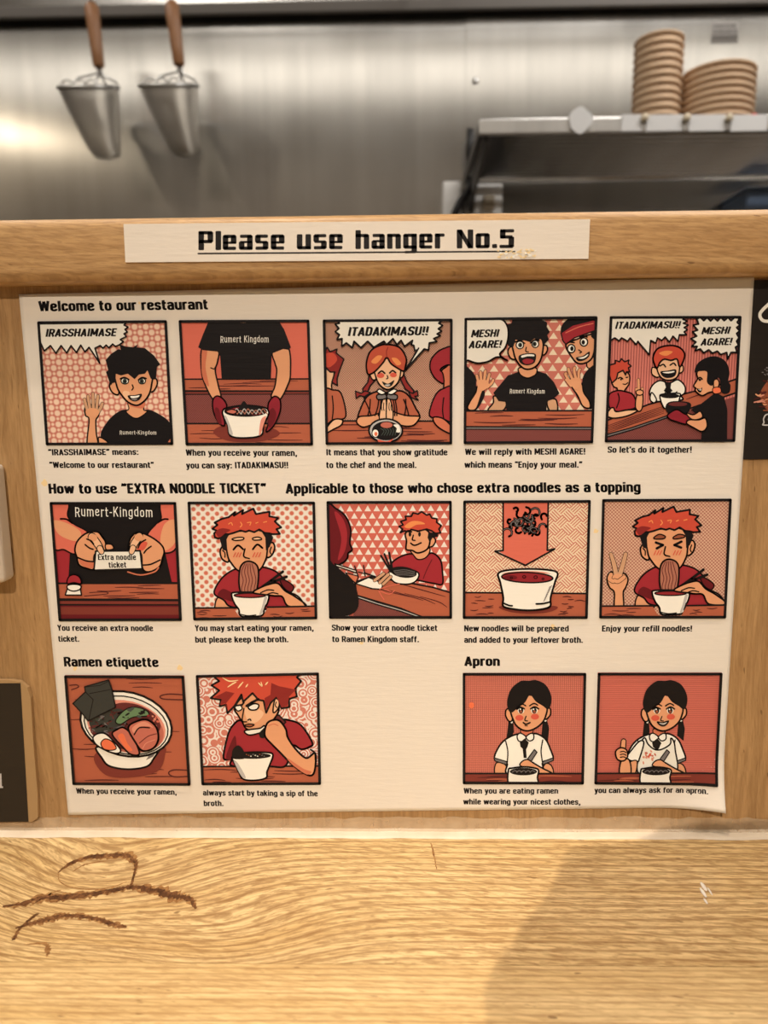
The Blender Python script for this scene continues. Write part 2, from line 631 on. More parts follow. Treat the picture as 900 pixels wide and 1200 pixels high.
def strainer(px, py, label):
    """px, py: centre of the rim in the photo."""
    c = onY(px, py, yh)
    k = (onY(px + 1, py, yh) - c).x           # metres in one photo pixel here
    t = thing('noodle_strainer', label, 'strainer', (c.x, yh, c.z), 'noodle strainers hanging over the stove')
    rr = 33 * k
    # basket: one steep side under the handle, one slanting side, round bottom
    bm = bmesh.new()
    uvl = bm.loops.layers.uv.new('UVMap')
    n, levels = 40, [(0, 1, 0), (.2, .92, .08), (.4, .81, .18), (.6, .70, .28), (.8, .59, .39), (.93, .50, .48), (1.0, .40, .54), (1.03, .05, .55)]
    rings = []
    for f, s, dx in levels:
        rings.append([bm.verts.new((c.x + dx * rr + rr * s * math.cos(2 * PI * i / n), yh + rr * s * math.sin(2 * PI * i / n), c.z - f * 77 * k + .36 * rr * s * math.sin(2 * PI * i / n))) for i in range(n)])
    for li, (a, b) in enumerate(zip(rings, rings[1:])):
        for i in range(n):
            f = bm.faces.new((a[i], a[(i + 1) % n], b[(i + 1) % n], b[i]))
            for lp, (uu, vv) in zip(f.loops, ((i, levels[li][0]), (i + 1, levels[li][0]), (i + 1, levels[li + 1][0]), (i, levels[li + 1][0]))):
                lp[uvl].uv = (uu / n, vv)
    bmesh.ops.recalc_face_normals(bm, faces=bm.faces)
    obj('mesh_basket', bm, mesh_m.m, t, smooth=True)
    bm = bmesh.new()
    add_tube(bm, [(c.x + rr * math.cos(a), yh + rr * math.sin(a), c.z + .36 * rr * math.sin(a)) for a in [2 * PI * i / 48 for i in range(49)]], .0038, 8)
    obj('rim', bm, M['steel_bright'], t, smooth=True)
    # neck of bent wires between rim and handle
    hb = onY(px + 12, py - 24, yh)
    bm = bmesh.new()
    for sx, sy in ((-.25, -.97), (.55, -.83), (.25, .97), (.9, .44)):
        add_tube(bm, [(c.x + rr * sx, yh + rr * sy, c.z + .36 * rr * sy), (c.x + rr * sx * .8 + .008, yh + rr * sy * .75, c.z + 7 * k + .2 * rr * sy), (hb.x + sx * .006, yh + sy * .006, hb.z - 8 * k), (hb.x, yh, hb.z + 4 * k)], .0022, 8)
    obj('wire_neck', bm, M['steel_bright'], t, smooth=True)
    bm = bmesh.new()
    for q in range(3):
        ox = (-.45 + q * .42) * rr
        add_tube(bm, [(c.x + ox + 6 * k * math.cos(a), yh - rr * .72, c.z - .26 * rr + 3 * k + 4.5 * k * math.sin(a)) for a in [2 * PI * i / 20 for i in range(21)]], .0018, 6)
    obj('spring_coils', bm, M['steel_bright'], t, smooth=True)
    ht = onY(px + 3, py - 98, yh)
    bm = bmesh.new()
    d = ht - hb
    add_tube(bm, [hb, hb + d * .03, hb + d * .3, hb + d * .6, hb + d * .93, hb + d], [5 * k, 6.5 * k, 7 * k, 7.5 * k, 8.3 * k, 6 * k], 18)
    obj('handle', bm, M['handle_wood'], t, smooth=True)
    bm = bmesh.new()
    e = ht + Vector((0, 0, .002))
    top = zb
    add_tube(bm, [e - Vector((0, 0, .01)), e + Vector((0, 0, .02)), (e.x, yh + .010, top - .03), (e.x, yh + .010, top + .002), (e.x, yh + .006, top + .0078), (e.x, yh, top + .0098), (e.x, yh - .006, top + .0078), (e.x, yh - .010, top + .001), (e.x, yh - .010, top - .012)], .003, 8)
    obj('hook', bm, M['steel_bright'], t, smooth=True)
    return t


strainer(104, 103, 'noodle strainer hanging at far left of the steel wall, left one of the pair')
strainer(198, 101, 'noodle strainer hanging nearer the middle of the steel wall, right one of the pair')

# ------------------------------------------------------------------ pipe shelf on the right
hz = onY(700, 155, .945).z
xl = onY(562, 150, .945).x
ps = thing('pipe_shelf', 'stainless wall shelf of thin level pipes holding kraft paper bowls', 'shelf', (1, 1.1, hz))
bm = bmesh.new()
lt = onY(700, 137, .945).z
add_box(bm, (xl, .945, hz), (2.2, .957, lt), .002)
obj('front_lip', bm, M['steel_bright'], ps)
bm = bmesh.new()
yy = .968
while yy < 1.235:
    add_tube(bm, [(xl + .004, yy, hz + .009), (2.2, yy, hz + .009)], .0062, 14)
    yy += .0225
obj('shelf_pipes', bm, M['pipe'], ps, smooth=True)
obj('end_plate', box((xl, .957, hz + .001), (xl + .004, 1.246, lt - .002), .001), M['dark_iron'], ps)
for x in (xl + .012, 1.25, 2.1):
    bm = bmesh.new()
    prof = [(.96, hz + .001), (1.246, hz + .001), (1.246, hz - .055), (1.215, hz - .055), (1.13, hz - .035), (.99, hz - .016), (.96, hz - .012)]
    a = [bm.verts.new((x, y, z)) for y, z in prof]
    b = [bm.verts.new((x + .006, y, z)) for y, z in prof]
    bm.faces.new(a)
    bm.faces.new(list(reversed(b)))
    for i in range(len(prof)):
        j = (i + 1) % len(prof)
        bm.faces.new((a[j], a[i], b[i], b[j]))
    bmesh.ops.recalc_face_normals(bm, faces=bm.faces)
    obj('bracket', bm, M['dark_iron'], ps)

# kraft paper bowls, nested in two stacks
kraft = NT('kraft_paper', .7, .2)
q = kraft.noise(kraft.co(), 120, 3)
kraft.color(kraft.mix(q, (.62, .44, .29, 1), (.70, .51, .345, 1)))
kraft_in = plain('kraft_inner', (.42, .26, .13, 1), .5)


def bowl(r, hgt, rb, name, at):
    t = thing(name, 'x', 'bowl', at)
    bm = bmesh.new()
    x, y, z = at
    add_lathe(bm, [(rb * .9, .004), (rb, 0), (r * .965, hgt - .004), (r * .945, hgt - .004), (rb * .97, .006), (0.001, .006)], at, 36, closed_ends=False)
    bmesh.ops.recalc_face_normals(bm, faces=bm.faces)
    obj('cup_wall', bm, kraft.m, t, smooth=True)
    bm = bmesh.new()
    add_tube(bm, [(x + r * .975 * math.cos(a), y + r * .975 * math.sin(a), z + hgt - .003) for a in [2 * PI * i / 40 for i in range(41)]], .0032, 8, caps=False)
    obj('rolled_rim', bm, kraft.m, t, smooth=True)
    return t


ORD = ['lowest', 'second from bottom', 'third from bottom', 'fourth from bottom', 'fifth from bottom', 'sixth from bottom', 'seventh from bottom',
       'eighth from bottom', 'ninth from bottom', 'tenth from bottom', 'eleventh from bottom']
shelf_top = hz + .0152
yb_ = 1.06


def stack(pxl, pxr, pytop, count, hgt, taper, name, what, group):
    cl, cr = onY(pxl, 100, yb_), onY(pxr, 100, yb_)
    r = (cr.x - cl.x) / 2
    cx = (cr.x + cl.x) / 2
    ztop = onY((pxl + pxr) / 2, pytop, yb_ - r * .5).z
    step = (ztop - shelf_top - hgt) / (count - 1)
    first = bowl(r, hgt, r * taper, name, (cx, yb_, shelf_top))
    for i in range(count):
        t = first if i == 0 else copy_tree(first)
        t.location = (cx, yb_, shelf_top + i * step)
        w = ORD[i] if i < count - 1 else 'topmost'
        tag(t, f'{w} {what}', 'bowl', group)


stack(743, 797, 41, 11, .044, .80, 'paper_cup', 'kraft paper cup of the tall narrow stack on the shelf', 'kraft cups in the tall stack')
stack(799, 882, 78, 9, .022, .93, 'paper_bowl', 'kraft paper bowl of the low wide stack on the shelf', 'kraft bowls in the wide stack')

# paper tickets and magnets along the lip of the shelf
card_m = NT('ticket_paper', .6, .3)
card_m.color((.80, .80, .80, 1))
for i, (a, b) in enumerate([(728, 752), (757, 800), (807, 850), (856, 900)]):
    p0, p1 = onY(a, 154, .943), onY(b, 134, .943)
    bm = box((p0.x, .9425, p0.z), (p1.x, .9447, p1.z), .0004, 1)
    t = obj('order_ticket', bm, card_m.m)
    tag(t, ['narrow white ticket on the shelf lip under the tall paper cup stack, left edge',
            'white ticket on the shelf lip below the gap left of the wide bowls',
            'white ticket on the shelf lip directly under the wide bowl stack',
            'white ticket on the shelf lip at the right edge of the picture'][i], 'ticket', 'white tickets on the shelf lip')
mg = plain('cream_magnet', (.72, .62, .45, 1), .4)
for i, px in enumerate((754.5, 803.5, 853)):
    p = onY(px, 139, .9447)
    bm = bmesh.new()
    add_tube(bm, [(p.x, .9447, p.z), (p.x, .937, p.z), (p.x, .935, p.z)], [.0065, .0065, .005], 16)
    tag(obj('round_magnet', bm, mg, smooth=True), ['cream round magnet between the first two shelf tickets', 'cream round magnet between the two stacks on the shelf lip',
        'cream round magnet near the right end of the shelf lip'][i], 'magnet', 'cream magnets on the shelf lip')
# crumpled tag
p = onY(680, 141, .942)
bm = bmesh.new()
ring = [(math.cos(a) * (.021 + .002 * math.sin(3 * a + 1)), math.sin(a) * (.021 + .002 * math.cos(4 * a))) for a in [2 * PI * i / 20 for i in range(20)]]
add_prism(bm, [(p.x + u, p.z + v) for u, v in ring], .9447, .9405)
tag(obj('paper_tag', bm, card_m.m), 'rounded white paper tag stuck alone on the bare left part of the shelf lip', 'tag')
# small dark dish, red clip
p = onY(618, 133, 1.0)
bm = bmesh.new()
add_lathe(bm, [(.018, 0), (.026, .004), (.03, .016), (.027, .016), (.02, .006), (.001, .005)], (p.x, 1.0, shelf_top), 28, closed_ends=False)
bmesh.ops.recalc_face_normals(bm, faces=bm.faces)
tag(obj('sauce_dish', bm, M['black'], smooth=True), 'small black dish standing near the left end of the pipe shelf', 'dish')
p = onY(885, 130, .98)
bm = bmesh.new()
add_lathe(bm, [(.008, 0), (.008, .02), (.006, .024), (.003, .026)], (p.x, .985, shelf_top), 16)
tag(obj('bottle_cap', bm, plain('red_plastic', (.65, .05, .04), .4), smooth=True), 'small red cap on the shelf right of the wide bowl stack', 'cap')

# wall sockets and cable under the shelf
so = None
for i, (a, b, c_, d_) in enumerate([(519, 212, 541, 262), (556, 215, 589, 262)]):
    p0, p1 = onY(a, d_, YB - .03), onY(b and c_, b, YB - .03)
    t = thing('wall_socket', ['white socket box on the steel wall, left of the black cable', 'white socket box on the steel wall with a beige plug, right of the black cable'][i],
              'socket', ((p0.x + p1.x) / 2, YB, (p0.z + p1.z) / 2), 'white socket boxes under the shelf')
    obj('socket_box', box((p0.x, YB - .03, p0.z), (p1.x, YB, p1.z), .004, 3), M['white_plastic'], t)
    if i == 1:
        q0, q1 = onY(566, 246, YB - .045), onY(580, 228, YB - .045)
        obj('plug', box((q0.x, YB - .05, q0.z), (q1.x, YB - .03, q1.z), .004, 3), plain('beige_plastic', (.45, .38, .28, 1), .5), t)
bm = bmesh.new()
add_tube(bm, [onY(552, 150, 1.20), onY(550, 180, 1.215), onY(553, 205, 1.22), onY(550, 222, 1.21), onY(540, 235, 1.20), onY(533, 250, 1.20), onY(530, 275, 1.21)], .0085, 12)
tag(obj('power_cable', bm, M['black'], smooth=True), 'thick black cable hanging between the two white socket boxes', 'cable')
# blue box fixed to the wall
p0, p1 = onY(872, 275, 1.13), onY(925, 218, 1.13)
bt = thing('wall_dispenser', 'blue plastic box on the steel wall under the right end of the shelf', 'box', ((p0.x + p1.x) / 2, 1.25, p0.z))
bl = plain('blue_plastic', (.12, .17, .26, 1), .35)
obj('box_body', box((p0.x, 1.13, p0.z), (p1.x, YB - .0025, p1.z - .006), .006, 3), bl, bt)
obj('box_lid', box((p0.x - .002, 1.126, p1.z - .006), (p1.x + .002, YB - .0025, p1.z), .002, 2), bl, bt)

# faded sticker on the wall
p0, p1 = onY(833, 51, YB - .003), onY(866, 25, YB - .003)
st = NT('faded_sticker', .5, .3)
st.color((.36, .34, .32, 1))
t = thing('wall_sticker', 'faded grey sticker high on the steel wall above the bowls', 'sticker', (p0.x, YB, p0.z))
obj('sticker_sheet', box((p0.x, YB - .0032, p0.z), (p1.x, YB - .0025, p1.z)), st.m, t)
bm = bmesh.new()
rnd = random.Random(5)
for rrow in range(3):
    x = p0.x + .003
    z = p0.z + .008 + rrow * (p1.z - p0.z - .01) / 3
    while x < p1.x - .008:
        w = rnd.uniform(.003, .008)
        add_box(bm, (x, YB - .0036, z), (x + w, YB - .0032, z + .008))
        x += w + .002
obj('worn_print', bm, plain('worn_print', (.16, .15, .14), .6), t)

# ================================================================== printed things: drawing tools
def warp(px, py):
    """How far the loose lower right corner of the poster has curled off the board (metres)."""
    s = ((px - 762) / 83 + (py - 878) / 76) - 1.0
    return .0085 * s * s if s > 0 else 0.0


YP = -.0012                     # face of the poster sheet


class Plane:
    """A flat sheet parallel to the board; photo points on it become points of the sheet."""

    def __init__(self, y, curl=False):
        self.y, self.curl = y, curl

    def at(self, px, py, layer=0):
        p = onY(px, py, self.y)
        d = warp(px, py) if self.curl else 0.0
        return Vector((p.x, self.y - d - layer * 9e-6, p.z))


POSTER = Plane(YP, True)


def smooth_pts(pts, closed, sub=6):
    n = len(pts)
    out = []
    rng = range(n) if closed else range(n - 1)
    for i in rng:
        if closed:
            p0, p1, p2, p3 = pts[(i - 1) % n], pts[i], pts[(i + 1) % n], pts[(i + 2) % n]
        else:
            p0, p1, p2, p3 = pts[max(i - 1, 0)], pts[i], pts[i + 1], pts[min(i + 2, n - 1)]
        for k in range(sub):
            t = k / sub
            out.append(tuple(.5 * (2 * p1[j] + (p2[j] - p0[j]) * t + (2 * p0[j] - 5 * p1[j] + 4 * p2[j] - p3[j]) * t * t
                                   + (3 * p1[j] - p0[j] - 3 * p2[j] + p3[j]) * t ** 3) for j in (0, 1)))
    if not closed:
        out.append(tuple(pts[-1]))
    return out


def clip_poly(poly, quad):
    """Sutherland-Hodgman against a convex quad (clockwise on the page)."""
    for i in range(4):
        (ax, ay), (bx, by) = quad[i], quad[(i + 1) % 4]
        out = []
        m = len(poly)
        if m == 0:
            return []
        side = [(bx - ax) * (p[1] - ay) - (by - ay) * (p[0] - ax) for p in poly]
        for k in range(m):
            p, q, sp, sq = poly[k], poly[(k + 1) % m], side[k], side[(k + 1) % m]
            if sp >= 0:
                out.append(p)
            if (sp >= 0) != (sq >= 0):
                t = sp / (sp - sq)
                out.append((p[0] + (q[0] - p[0]) * t, p[1] + (q[1] - p[1]) * t))
        poly = out
    return poly


class Sheet:
    """Collects flat printed shapes, part by part, in a crop frame (ox, oy, scale) of the photo."""

    def __init__(self, plane, ox=0, oy=0, sc=1.0, clip=None, mats=None):
        self.pl, self.ox, self.oy, self.sc = plane, ox, oy, sc
        self.clip = clip
        self.bms, self.mats, self.layer = {}, {}, 1
        self.cur = None

    def part(self, name):
        self.cur = name
        if name not in self.bms:
            self.bms[name] = bmesh.new()
            self.mats[name] = []
        return self

    def mi(self, mat):
        ms = self.mats[self.cur]
        if mat not in ms:
            ms.append(mat)
        return ms.index(mat)

    def v(self, x, y):
        return self.bms[self.cur].verts.new(self.pl.at(self.ox + x / self.sc, self.oy + y / self.sc, self.layer))

    def raw(self, mat, pts):
        if self.clip:
            pts = clip_poly(pts, self.clip)
        clean = []
        for p in pts:
            if not clean or abs(p[0] - clean[-1][0]) + abs(p[1] - clean[-1][1]) > 1e-4:
                clean.append(p)
        if len(clean) > 1 and abs(clean[0][0] - clean[-1][0]) + abs(clean[0][1] - clean[-1][1]) < 1e-4:
            clean.pop()
        if len(clean) < 3:
            return
        mi = self.mi(mat)
        vs = [self.v(*p) for p in clean]
        bm = self.bms[self.cur]
        if len(vs) <= 4 and self._convex(clean):
            tris = [list(range(len(vs)))]
        else:
            tris = tessellate_polygon([[Vector((p[0], p[1], 0)) for p in clean]])
        for t in tris:
            try:
                f = bm.faces.new([vs[i] for i in t])
                f.material_index = mi
            except ValueError:
                pass

    @staticmethod
    def _convex(ps):
        s = 0
        n = len(ps)
        for i in range(n):
            a, b, c = ps[i], ps[(i + 1) % n], ps[(i + 2) % n]
            z = (b[0] - a[0]) * (c[1] - b[1]) - (b[1] - a[1]) * (c[0] - b[0])
            if s * z < 0:
                return False
            s = s or z
        return True

    # fills
    def p(self, mat, pts, w=0, ic=None):
        self.layer += 1
        self.raw(mat, pts)
        if w:
            self._stroke(ic or INK, list(pts) + [pts[0]], w)
        return self

    def f(self, mat, pts, w=0, ic=None):
        return self.p(mat, smooth_pts(pts, True), w, ic)

    def e(self, mat, cx, cy, rx, ry=None, rot=0, w=0, ic=None):
        ry = ry or rx
        c, s = math.cos(math.radians(rot)), math.sin(math.radians(rot))
        n = 28 if rx > 8 * self.sc / 5 else 14
        pts = [(cx + rx * math.cos(a) * c - ry * math.sin(a) * s, cy + rx * math.cos(a) * s + ry * math.sin(a) * c) for a in [2 * PI * i / n for i in range(n)]]
        return self.p(mat, pts, w, ic)

    def grid(self, mat, q, n=10):
        """Bilinear patch of small quads (follows the curl)."""
        self.layer += 1
        for i in range(n):
            for j in range(n):
                def B(u, v):
                    return tuple((q[0][k] * (1 - u) + q[1][k] * u) * (1 - v) + (q[3][k] * (1 - u) + q[2][k] * u) * v for k in (0, 1))
                self.raw(mat, [B(i / n, j / n), B((i + 1) / n, j / n), B((i + 1) / n, (j + 1) / n), B(i / n, (j + 1) / n)])
        return self

    # strokes
    def _stroke(self, mat, pts, w, taper=False):
        self.layer += 1
        if mat is INK and not isinstance(w, (list, tuple)) and self.sc == 5.0:
            w = w * 1.28
        ws = w if isinstance(w, (list, tuple)) else [w] * len(pts)
        if taper:
            n = len(pts) - 1
            ws = [w * (.25 + .75 * math.sin(PI * (.08 + .84 * i / max(n, 1)))) for i in range(len(pts))]
        if mat is not INK:
            return self._ribbon(mat, pts, ws, True)
        for i in range(len(pts) - 1):
            (ax, ay), (bx, by) = pts[i], pts[i + 1]
            L = math.hypot(bx - ax, by - ay)
            if L < 1e-6:
                continue
            nx, ny = -(by - ay) / L / 2, (bx - ax) / L / 2
            k = max(1, int(L / (3.5 * self.sc))) if self.pl.curl else 1
            for j in range(k):
                t0, t1 = j / k, (j + 1) / k
                x0, y0, x1, y1 = ax + (bx - ax) * t0, ay + (by - ay) * t0, ax + (bx - ax) * t1, ay + (by - ay) * t1
                w0 = ws[i] * (1 - t0) + ws[i + 1] * t0
                w1 = ws[i] * (1 - t1) + ws[i + 1] * t1
                self.raw(mat, [(x0 + nx * w0, y0 + ny * w0), (x0 - nx * w0, y0 - ny * w0), (x1 - nx * w1, y1 - ny * w1), (x1 + nx * w1, y1 + ny * w1)])
        for i, (x, y) in enumerate(pts):        # round joints
            r = ws[i] / 2
            m = 6 if r < 6 else 12
            self.raw(mat, [(x + r * math.cos(2 * PI * k / m), y + r * math.sin(2 * PI * k / m)) for k in range(m)])

    def _ribbon(self, mat, pts, ws, caps):
        """A stroke as one strip of quads that never overlap, with round ends."""
        P, Wd = [], []
        for p, w in zip(pts, ws):
            if not P or math.hypot(p[0] - P[-1][0], p[1] - P[-1][1]) > 1e-4:
                P.append(p)
                Wd.append(w)
        n = len(P)
        if n < 2:
            return
        L, Rr = [], []
        for i in range(n):
            a, b = P[max(i - 1, 0)], P[min(i + 1, n - 1)]
            tx, ty = b[0] - a[0], b[1] - a[1]
            l = math.hypot(tx, ty) or 1
            k = 1.0
            if 0 < i < n - 1:
                ux, uy = P[i][0] - a[0], P[i][1] - a[1]
                lu = math.hypot(ux, uy)
                cs = (ux * tx + uy * ty) / (lu * l)
                k = 1 / max(cs, .6)
            nx, ny = -ty / l * Wd[i] / 2 * k, tx / l * Wd[i] / 2 * k
            L.append((P[i][0] + nx, P[i][1] + ny))
            Rr.append((P[i][0] - nx, P[i][1] - ny))
        for i in range(n - 1):
            self.raw(mat, [L[i], Rr[i], Rr[i + 1], L[i + 1]])
        if caps:
            for (p, q, w, a, b) in ((P[0], P[1], Wd[0], L[0], Rr[0]), (P[-1], P[-2], Wd[-1], Rr[-1], L[-1])):
                ang = math.atan2(p[1] - q[1], p[0] - q[0])
                m = 6
                self.raw(mat, [(p[0] + w / 2 * math.cos(ang - PI / 2 + PI * k / m), p[1] + w / 2 * math.sin(ang - PI / 2 + PI * k / m)) for k in range(m + 1)])

    def s(self, pts, w=7, mat=None, taper=False):
        self._stroke(mat or INK, smooth_pts(pts, False, 5), w, taper)
        return self

    def l(self, pts, w=7, mat=None, taper=False):
        self._stroke(mat or INK, list(pts), w, taper)
        return self

    def limbs(self, mat, limbs, ow=6, ic=None):
        """Tubular drawn shapes with one common outline: [(points, width or widths)]."""
        sm = []
        for pts, w in limbs:
            q = smooth_pts(pts, False, 4)
            if isinstance(w, (list, tuple)):
                ww = [w[min(int(i / 4), len(w) - 1)] * (1 - (i % 4) / 4) + w[min(int(i / 4) + 1, len(w) - 1)] * ((i % 4) / 4) for i in range(len(q))]
            else:
                ww = [w] * len(q)
            sm.append((q, ww))
        for q, ww in sm:
            self._stroke(ic or INK, q, [x + 2 * ow for x in ww])
        for q, ww in sm:
            self._stroke(mat, q, ww)
        return self

    def build(self, parent, order=None, labels=None):
        out = {}
        for name, bm in self.bms.items():
            if not bm.faces:
                bm.free()
                continue
            bmesh.ops.recalc_face_normals(bm, faces=bm.faces)
            for f in bm.faces:
                if f.normal.y > 0:
                    f.normal_flip()
            nm = name.split('#')[0]
            out[name] = obj(nm, bm, self.mats[name], parent)
            if labels and name in labels:
                out[name]['label'] = labels[name]
        return out



# ------------------------------------------------------------------ a bold narrow alphabet drawn with strokes
# cap height 1; each glyph: width, list of (corner rounding, points); strokes run along their middle line
def _font():
    s = .19            # stroke
    h = s / 2
    x = .76            # height of small letters
    X = x - h * .85
    T = 1 - h * .85
    B = h * .85
    W = .52
    R = W - h
    r = .17
    E = {}
    o = (r, [(h, X), (R, X), (R, B), (h, B), (h, X)])
    E['a'] = (W, [(r, [(h + .01, .57), (h + .01, X), (R, X), (R, 0)]), (.13, [(R, .42), (h, .42), (h, B), (R - .04, B), (R, .14)])])
    E['b'] = (W, [(0, [(h, 0), (h, 1)]), (r, [(h, .58), (h, X), (R, X), (R, B), (h, B), (h, .18)])])
    E['c'] = (W - .04, [(r, [(R - .03, .50), (R - .03, X), (h, X), (h, B), (R - .03, B), (R - .03, .27)])])
    E['d'] = (W, [(0, [(R, 0), (R, 1)]), (r, [(R, .58), (R, X), (h, X), (h, B), (R, B), (R, .18)])])
    E['e'] = (W, [(r, [(h + .02, .40), (R, .40), (R, X), (h, X), (h, B), (R, B), (R, .22)])])
    E['f'] = (.36, [(.14, [(.13, 0), (.13, T), (.35, T)]), (0, [(0, X), (.33, X)])])
    E['g'] = (W, [(r, [(R, .58), (R, X), (h, X), (h, B), (R, B), (R, .18)]), (r, [(R, x), (R, -.17), (h, -.17), (h, -.06)])])
    E['h'] = (W, [(0, [(h, 0), (h, 1)]), (r, [(h, .56), (h, X), (R, X), (R, 0)])])
    E['i'] = (.22, [(0, [(.11, 0), (.11, x)]), (0, [(.11, .84), (.11, 1)])])
    E['j'] = (.24, [(.1, [(.13, x), (.13, -.17), (0, -.17)]), (0, [(.13, .84), (.13, 1)])])
    E['k'] = (W, [(0, [(h, 0), (h, 1)]), (0, [(.46, x), (.13, .38)]), (0, [(.24, .46), (.47, 0)])])
    E['l'] = (.22, [(0, [(.11, 0), (.11, 1)])])
    E['m'] = (.80, [(0, [(h, 0), (h, x)]), (.14, [(h, .56), (h, X), (.40, X), (.40, 0)]), (.14, [(.40, .56), (.40, X), (.705, X), (.705, 0)])])
    E['n'] = (W, [(0, [(h, 0), (h, x)]), (r, [(h, .56), (h, X), (R, X), (R, 0)])])
    E['o'] = (W, [o])
    E['p'] = (W, [(0, [(h, -.26), (h, x)]), (r, [(h, .58), (h, X), (R, X), (R, B), (h, B), (h, .18)])])
    E['q'] = (W, [(0, [(R, -.26), (R, x)]), (r, [(R, .58), (R, X), (h, X), (h, B), (R, B), (R, .18)])])
    E['r'] = (.37, [(0, [(h, 0), (h, x)]), (.14, [(h, .5), (h, X), (.37, X)])])
    E['s'] = (W - .04, [(.13, [(R - .04, .54), (R - .04, X), (h, X), (h, .40), (R - .04, .36), (R - .04, B), (h, B), (h, .23)])])
    E['t'] = (.36, [(.13, [(.14, .95), (.14, B), (.35, B)]), (0, [(0, X), (.34, X)])])
    E['u'] = (W, [(r, [(h, x), (h, B), (R, B), (R, .2)]), (0, [(R, 0), (R, x)])])
    E['v'] = (W - .02, [(0, [(.07, x), (.25, .03)]), (0, [(.25, .03), (.43, x)])])
    E['w'] = (.76, [(0, [(.07, x), (.21, .03)]), (0, [(.21, .03), (.38, .72)]), (0, [(.38, .72), (.55, .03)]), (0, [(.55, .03), (.69, x)])])
    E['x'] = (W - .02, [(0, [(.06, x), (.44, 0)]), (0, [(.44, x), (.06, 0)])])
    E['y'] = (W - .02, [(0, [(.07, x), (.26, .05)]), (.06, [(.44, x), (.24, -.10), (.17, -.18), (.05, -.17)])])
    V = .56
    Q = V - h
    E['A'] = (V + .04, [(0, [(.08, 0), (.30, .97)]), (0, [(.30, .97), (.52, 0)]), (0, [(.15, .27), (.45, .27)])])
    E['C'] = (V, [(r, [(Q, .70), (Q, T), (h, T), (h, B), (Q, B), (Q, .30)])])
    E['D'] = (V, [(r, [(h, B), (Q, B), (Q, T), (h, T)]), (0, [(h, 0), (h, 1)])])
    E['E'] = (V - .08, [(0, [(h, 0), (h, 1)]), (0, [(h, T), (V - .09, T)]), (0, [(h, .51), (V - .12, .51)]), (0, [(h, B), (V - .08, B)])])
    E['G'] = (V, [(r, [(Q, .72), (Q, T), (h, T), (h, B), (Q, B), (Q, .46), (.30, .46)])])
    E['H'] = (V + .02, [(0, [(h, 0), (h, 1)]), (0, [(Q + .02, 0), (Q + .02, 1)]), (0, [(h, .52), (Q, .52)])])
    E['I'] = (.23, [(0, [(.115, 0), (.115, 1)])])
    E['K'] = (V + .02, [(0, [(h, 0), (h, 1)]), (0, [(.51, 1), (.14, .42)]), (0, [(.25, .55), (.53, 0)])])
    E['L'] = (V - .1, [(0, [(h, 0), (h, 1)]), (0, [(h, B), (V - .1, B)])])
    E['M'] = (.74, [(0, [(h, 0), (h, 1)]), (0, [(.645, 0), (.645, 1)]), (0, [(.12, .96), (.37, .2)]), (0, [(.62, .96), (.37, .2)])])
    E['N'] = (.60, [(0, [(h, 0), (h, 1)]), (0, [(.505, 0), (.505, 1)]), (0, [(.11, .96), (.49, .04)])])
    E['O'] = (V, [(r, [(h, T), (Q, T), (Q, B), (h, B), (h, T)])])
    E['R'] = (V, [(0, [(h, 0), (h, 1)]), (r, [(h, T), (Q, T), (Q, .47), (h, .47)]), (0, [(.32, .45), (.50, 0)])])
    E['S'] = (V, [(r, [(Q, .72), (Q, T), (h, T), (h, .55), (Q, .46), (Q, B), (h, B), (h, .28)])])
    E['T'] = (V - .06, [(0, [(.25, 0), (.25, 1)]), (0, [(0, T), (.50, T)])])
    E['U'] = (V, [(r, [(h, 1), (h, B), (Q, B), (Q, 1)])])
    E['W'] = (.82, [(0, [(.08, 1), (.23, .03)]), (0, [(.23, .03), (.41, .95)]), (0, [(.41, .95), (.59, .03)]), (0, [(.59, .03), (.74, 1)])])
    E['X'] = (V, [(0, [(.07, 1), (.49, 0)]), (0, [(.49, 1), (.07, 0)])])
    E['Y'] = (V, [(0, [(.07, 1), (.28, .48)]), (0, [(.49, 1), (.28, .48)]), (0, [(.28, 0), (.28, .5)])])
    E['.'] = (.22, [(0, [(.11, 0), (.11, .19)])])
    E[','] = (.22, [(0, [(.13, .19), (.13, 0), (.06, -.16)])])
    E[':'] = (.22, [(0, [(.11, 0), (.11, .19)]), (0, [(.11, .5), (.11, .69)])])
    E['!'] = (.24, [(0, [(.12, 0), (.12, .18)]), (0, [(.12, .30), (.12, 1)])])
    E['-'] = (.30, [(0, [(.02, .40), (.28, .40)])])
    E['\u2019'] = (.20, [(0, [(.11, 1), (.11, .86), (.06, .70)])])
    E['\u201c'] = (.38, [(0, [(.14, 1.0), (.09, .86), (.09, .72)]), (0, [(.33, 1.0), (.28, .86), (.28, .72)])])
    E['\u201d'] = (.38, [(0, [(.12, 1.0), (.12, .86), (.06, .70)]), (0, [(.31, 1.0), (.31, .86), (.25, .70)])])
    E[' '] = (.26, [])
    return E


FONT = _font()


